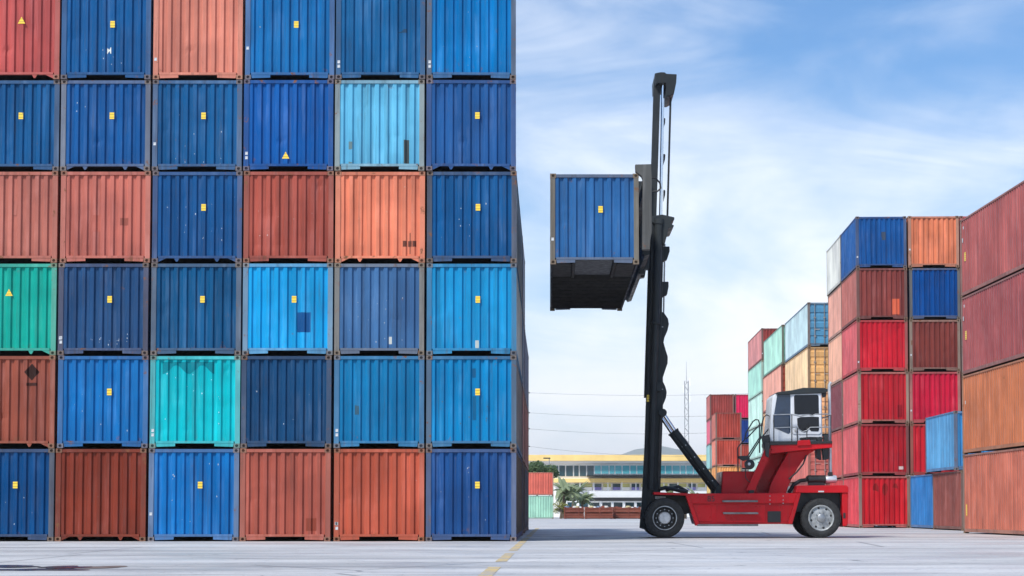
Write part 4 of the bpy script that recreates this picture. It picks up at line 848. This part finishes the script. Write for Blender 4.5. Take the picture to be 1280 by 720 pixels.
for px0, px1, Y, tr, lab, sd_ in ((705, 730, 200, 2, 'rusty flat rack of two decks beside the banana plants', 1), (731, 766, 198, 2, 'rusty flat rack of two decks between two others', 2), (767, 801, 199, 2, 'rusty flat rack of two decks close by the mast', 3)):
    t, z = flat_rack(px0, px1, Y, tr, lab, sd_); r = random.Random(sd_)
    for k in range(5):
        cx = XG(px0 + 3 + (px1 - px0 - 6) * (k + r.random()) / 5, Y); s = r.uniform(0.12, 0.3); mt = ['sack', 'bluesheet', 'ply', 'rustm', 'white'][(k * 2 + sd_) % 5]
        mb = MB(); n_ = 8; zz = z + 0.002
        for lay in range(3):
            f_ = (1.0, 1.1, 0.65)[lay]; mb.v += [(cx + s * f_ * math.cos(6.283 * i / n_ + 0.3) * r.uniform(0.85, 1.1), Y + 1.0 + s * f_ * math.sin(6.283 * i / n_ + 0.3), zz + lay * s * 0.55) for i in range(n_)]
        for lay in range(2): mb.f += [(lay * n_ + i, lay * n_ + (i + 1) % n_, (lay + 1) * n_ + (i + 1) % n_, (lay + 1) * n_ + i) for i in range(n_)]
        mb.f += [tuple(range(2 * n_, 3 * n_)), tuple(range(n_ - 1, -1, -1))]
        nm = {'sack': 'pale', 'bluesheet': 'blue', 'ply': 'yellow', 'rustm': 'rusty', 'white': 'white'}[mt]
        o = build('scrap_bundle', mb, M[mt]); tag(o, f'{nm} bundle lying on the rusty flat rack ' + ('beside the banana plants', 'between the two other flat racks', 'close by the mast')[sd_ - 1], 'bundle', 'bundles lying on the flat racks')
# plants
def leafblade(mb, base, az, ln, wd_, rise, droop, n=7):
    d = Vector((math.cos(az), math.sin(az), 0)); sd2 = Vector((-math.sin(az), math.cos(az), 0)); vs = []; fs = []
    for i in range(n + 1):
        t = i / n; p = base + d * (ln * t * 0.75) + Vector((0, 0, rise * t - droop * t * t)); ww = wd_ * math.sin(math.pi * min(1, 0.12 + 0.88 * t)) ** 0.8 * (1 if i % 2 == 0 else 0.75)
        vs += [p - sd2 * ww + Vector((0, 0, -ww * 0.35)), p, p + sd2 * ww + Vector((0, 0, -ww * 0.35))]
    for i in range(n): fs += [(3 * i, 3 * i + 1, 3 * i + 4, 3 * i + 3), (3 * i + 1, 3 * i + 2, 3 * i + 5, 3 * i + 4)]
    mb.add(vs, fs)
def palm(px, Y, h, ln, nl, lab, seed, mat='palm', wd_=0.36):
    r = random.Random(seed); b0 = Vector((XG(px, Y), Y, 0)); t = empty('banana_plant', b0); tag(t, lab, 'plant', 'banana plants beyond the yard')
    build('trunk', MB().tube([b0, b0 + Vector((0.05, 0, h * 0.5)), b0 + Vector((0.1, 0, h))], [0.22, 0.17, 0.12], 8), M['bark'], t, t, True)
    for k in range(nl):
        mb = MB(); leafblade(mb, b0 + Vector((0.1, 0, h * r.uniform(0.75, 1.0))), r.random() * 6.283, ln * r.uniform(0.7, 1.1), wd_ * r.uniform(0.8, 1.2), ln * r.uniform(0.5, 1.1), ln * r.uniform(0.3, 1.1))
        build('leaf', mb, M[mat], t, t)
for px, Y, h, ln, nl, lab, sd_ in ((704, 214, 3.2, 2.7, 26, 'banana plant with broad leaves next to the coral container', 21), (716, 220, 3.0, 2.7, 26, 'tall banana plant in front of the office windows', 22), (727, 216, 2.0, 2.3, 18, 'small banana plant behind the rusty flat racks', 23),
                                   (832, 205, 2.2, 2.4, 20, 'banana plant showing between mast and tilt cylinder', 24), (856, 205, 2.0, 2.2, 18, 'banana plant behind the tilt cylinder', 25), (874, 208, 2.0, 2.2, 18, 'banana plant beside the small far stacks', 26)):
    palm(px, Y, h, ln, nl, lab, sd_)
def leafy(name, px, Y, h, rx, rz_, nleaf, lab, seed, mat='leaf', cat='tree', size=0.16, trunk=True):
    r = random.Random(seed); b0 = Vector((XG(px, Y), Y, 0)); t = empty(name, b0); tag(t, lab, cat)
    cz = h - rz_; tm_ = MB().tube([b0, b0 + Vector((0.05, 0.02, cz * 0.6)), b0 + Vector((0.0, 0, cz))], [0.16, 0.12, 0.08], 8); cl = []
    for k in range(9):
        a = r.random() * 6.283; e = r.uniform(-0.4, 0.9); c = b0 + Vector((rx * 0.65 * math.cos(a) * math.cos(e), rx * 0.65 * math.sin(a) * math.cos(e), cz + rz_ * 0.65 * math.sin(e))); cl.append((c, r.uniform(0.35, 0.55)))
        tm_.tube([b0 + Vector((0, 0, cz * 0.6)), (b0 + Vector((0, 0, cz)) + c) / 2, c], [0.06, 0.04, 0.015], 5)
    build('trunk', tm_, M['bark'], t, t); mb = MB()
    for _ in range(nleaf):
        c, s = cl[r.randrange(len(cl))]; d = Vector((r.gauss(0, 1), r.gauss(0, 1), r.gauss(0, 1))).normalized() * (r.random() ** 0.4) * s
        p = c + Vector((d.x * rx, d.y * rx, d.z * rz_)); u = Vector((r.gauss(0, 1), r.gauss(0, 1), r.gauss(0, 0.6))).normalized(); v = u.orthogonal().normalized(); ss = size * r.uniform(0.6, 1.3)
        mb.add([p - u * ss, p - v * ss * 0.5, p + u * ss, p + v * ss * 0.5], [(0, 1, 2, 3)])
    o = build('crown', mb, M[mat], t, t); o['kind'] = 'stuff'
leafy('broadleaf_tree', 671, 225, 7.3, 2.6, 1.7, 3000, 'green leafy tree behind the coral container', 31)
leafy('shrub', 701, 204, 1.9, 0.9, 0.8, 1500, 'yellow green bushy shrub beside the pale mint container', 32, 'bush', 'shrub', 0.09)
leafy('broadleaf_tree', 718, 245, 3.6, 2.2, 1.2, 1800, 'low dark tree at the end of the shelter', 33)
# street lamp, pole, power lines, lattice tower
p = W(687, 573, 230); tl = empty('street_lamp', (p.x, 230, 0)); tag(tl, 'thin street lamp with flat head before the office', 'street lamp')
build('pole', MB().tube([(p.x, 230, 0), (p.x - 0.05, 230, p.z)], [0.09, 0.05], 8), M['steel'], tl, tl, True); build('lamp_head', MB().box(p.x - 0.75, p.x + 0.1, 229.85, 230.15, p.z - 0.05, p.z + 0.1), M['dark'], tl, tl)
YP = 196.0; wires = [(491, 489), (516, 514), (536, 533), (558, 563)]
for px, lab in ((657, 'concrete power pole half hidden behind the wall'), (1000, 'concrete power pole hidden among the far stacks')):
    x0 = XG(px, YP); top = W(px, 482, YP).z; t = empty('power_pole', (x0, YP, 0)); tag(t, lab, 'pole')
    build('pole', MB().tube([(x0, YP, 0), (x0, YP, top)], [0.2, 0.12], 10), M['concrete'], t, t, True)
    for (ya, yb) in wires:
        z = W(px, ya if px < 700 else yb, YP).z; build('insulator', MB().tube([(x0 + 0.05, YP, z), (x0 + 0.45, YP, z)], 0.05, 8), M['dark'], t, t)
for i, (ya, yb) in enumerate(wires):
    a, e = W(657, ya, YP), W(1000, yb, YP); pts = []
    a.x += 0.4
    for k in range(25): u = k / 24; pts.append(a.lerp(e, u) - Vector((0, 0, 4 * u * (1 - u) * (0.35 + 0.15 * i))))
    tag(build('power_line', MB().tube(pts, 0.012, 5), M['wire']), ['highest thin power line strung between the concrete poles', 'second highest power line strung between the concrete poles', 'third power line down between the concrete poles', 'lowest power line, just over the office roof'][i], 'cable')
YT = 330.0; p = W(858, 452, YT); tw = empty('radio_tower', (p.x, YT, 0)); tag(tw, 'slim lattice radio tower with antennas behind the office', 'tower')
hT = p.z; zt = W(858, 476, YT).z; mb = MB(); wT = 0.45
for sx in (-1, 1):
    for sy in (-1, 1): build('leg', MB().tube([(p.x + sx * wT, YT + sy * wT, 0), (p.x + sx * wT * 0.6, YT + sy * wT * 0.6, zt)], 0.035, 5), M['steel'], tw, tw)
nseg = 26
for k in range(nseg):
    z0, z1 = zt * k / nseg, zt * (k + 1) / nseg
    for sy in (-1, 1):
        s = 1 if k % 2 else -1; mb.tube([(p.x - s * wT * 0.8, YT + sy * wT * 0.8, z0), (p.x + s * wT * 0.8, YT + sy * wT * 0.8, z1)], 0.025, 4)
        mb.tube([(p.x + sy * wT * 0.8, YT - s * wT * 0.8, z0), (p.x + sy * wT * 0.8, YT + s * wT * 0.8, z1)], 0.025, 4)
build('lattice', mb, M['steel'], tw, tw)['kind'] = 'stuff'
build('antenna', MB().tube([(p.x, YT, zt - 0.5), (p.x, YT, hT)], [0.05, 0.02], 6), M['steel'], tw, tw)
for (py, dx_) in ((478, 0.55), (486, -0.55), (497, 0.5)):
    z = W(858, py, YT).z; build('panel_antenna', MB().box(p.x + dx_ - 0.12, p.x + dx_ + 0.12, YT - 0.6, YT - 0.45, z - 0.8, z + 0.8), M['white'], tw, tw); 

# ------------------------------------------------------------------ the air over the yard
hm = bpy.data.materials.new('haze_air'); hm.use_nodes = True; hn = hm.node_tree; hn.nodes.clear()
ho = hn.nodes.new('ShaderNodeOutputMaterial'); pv = hn.nodes.new('ShaderNodeVolumePrincipled')
pv.inputs['Color'].default_value = (0.97, 0.985, 1.0, 1); pv.inputs['Density'].default_value = 0.00013; pv.inputs['Anisotropy'].default_value = 0.0
hn.links.new(pv.outputs[0], ho.inputs['Volume'])
hz = link('haze', MB().box(-4002, 4002, -122, 9002, -2.5, 275).mesh('haze'), hm); hz['kind'] = 'stuff'
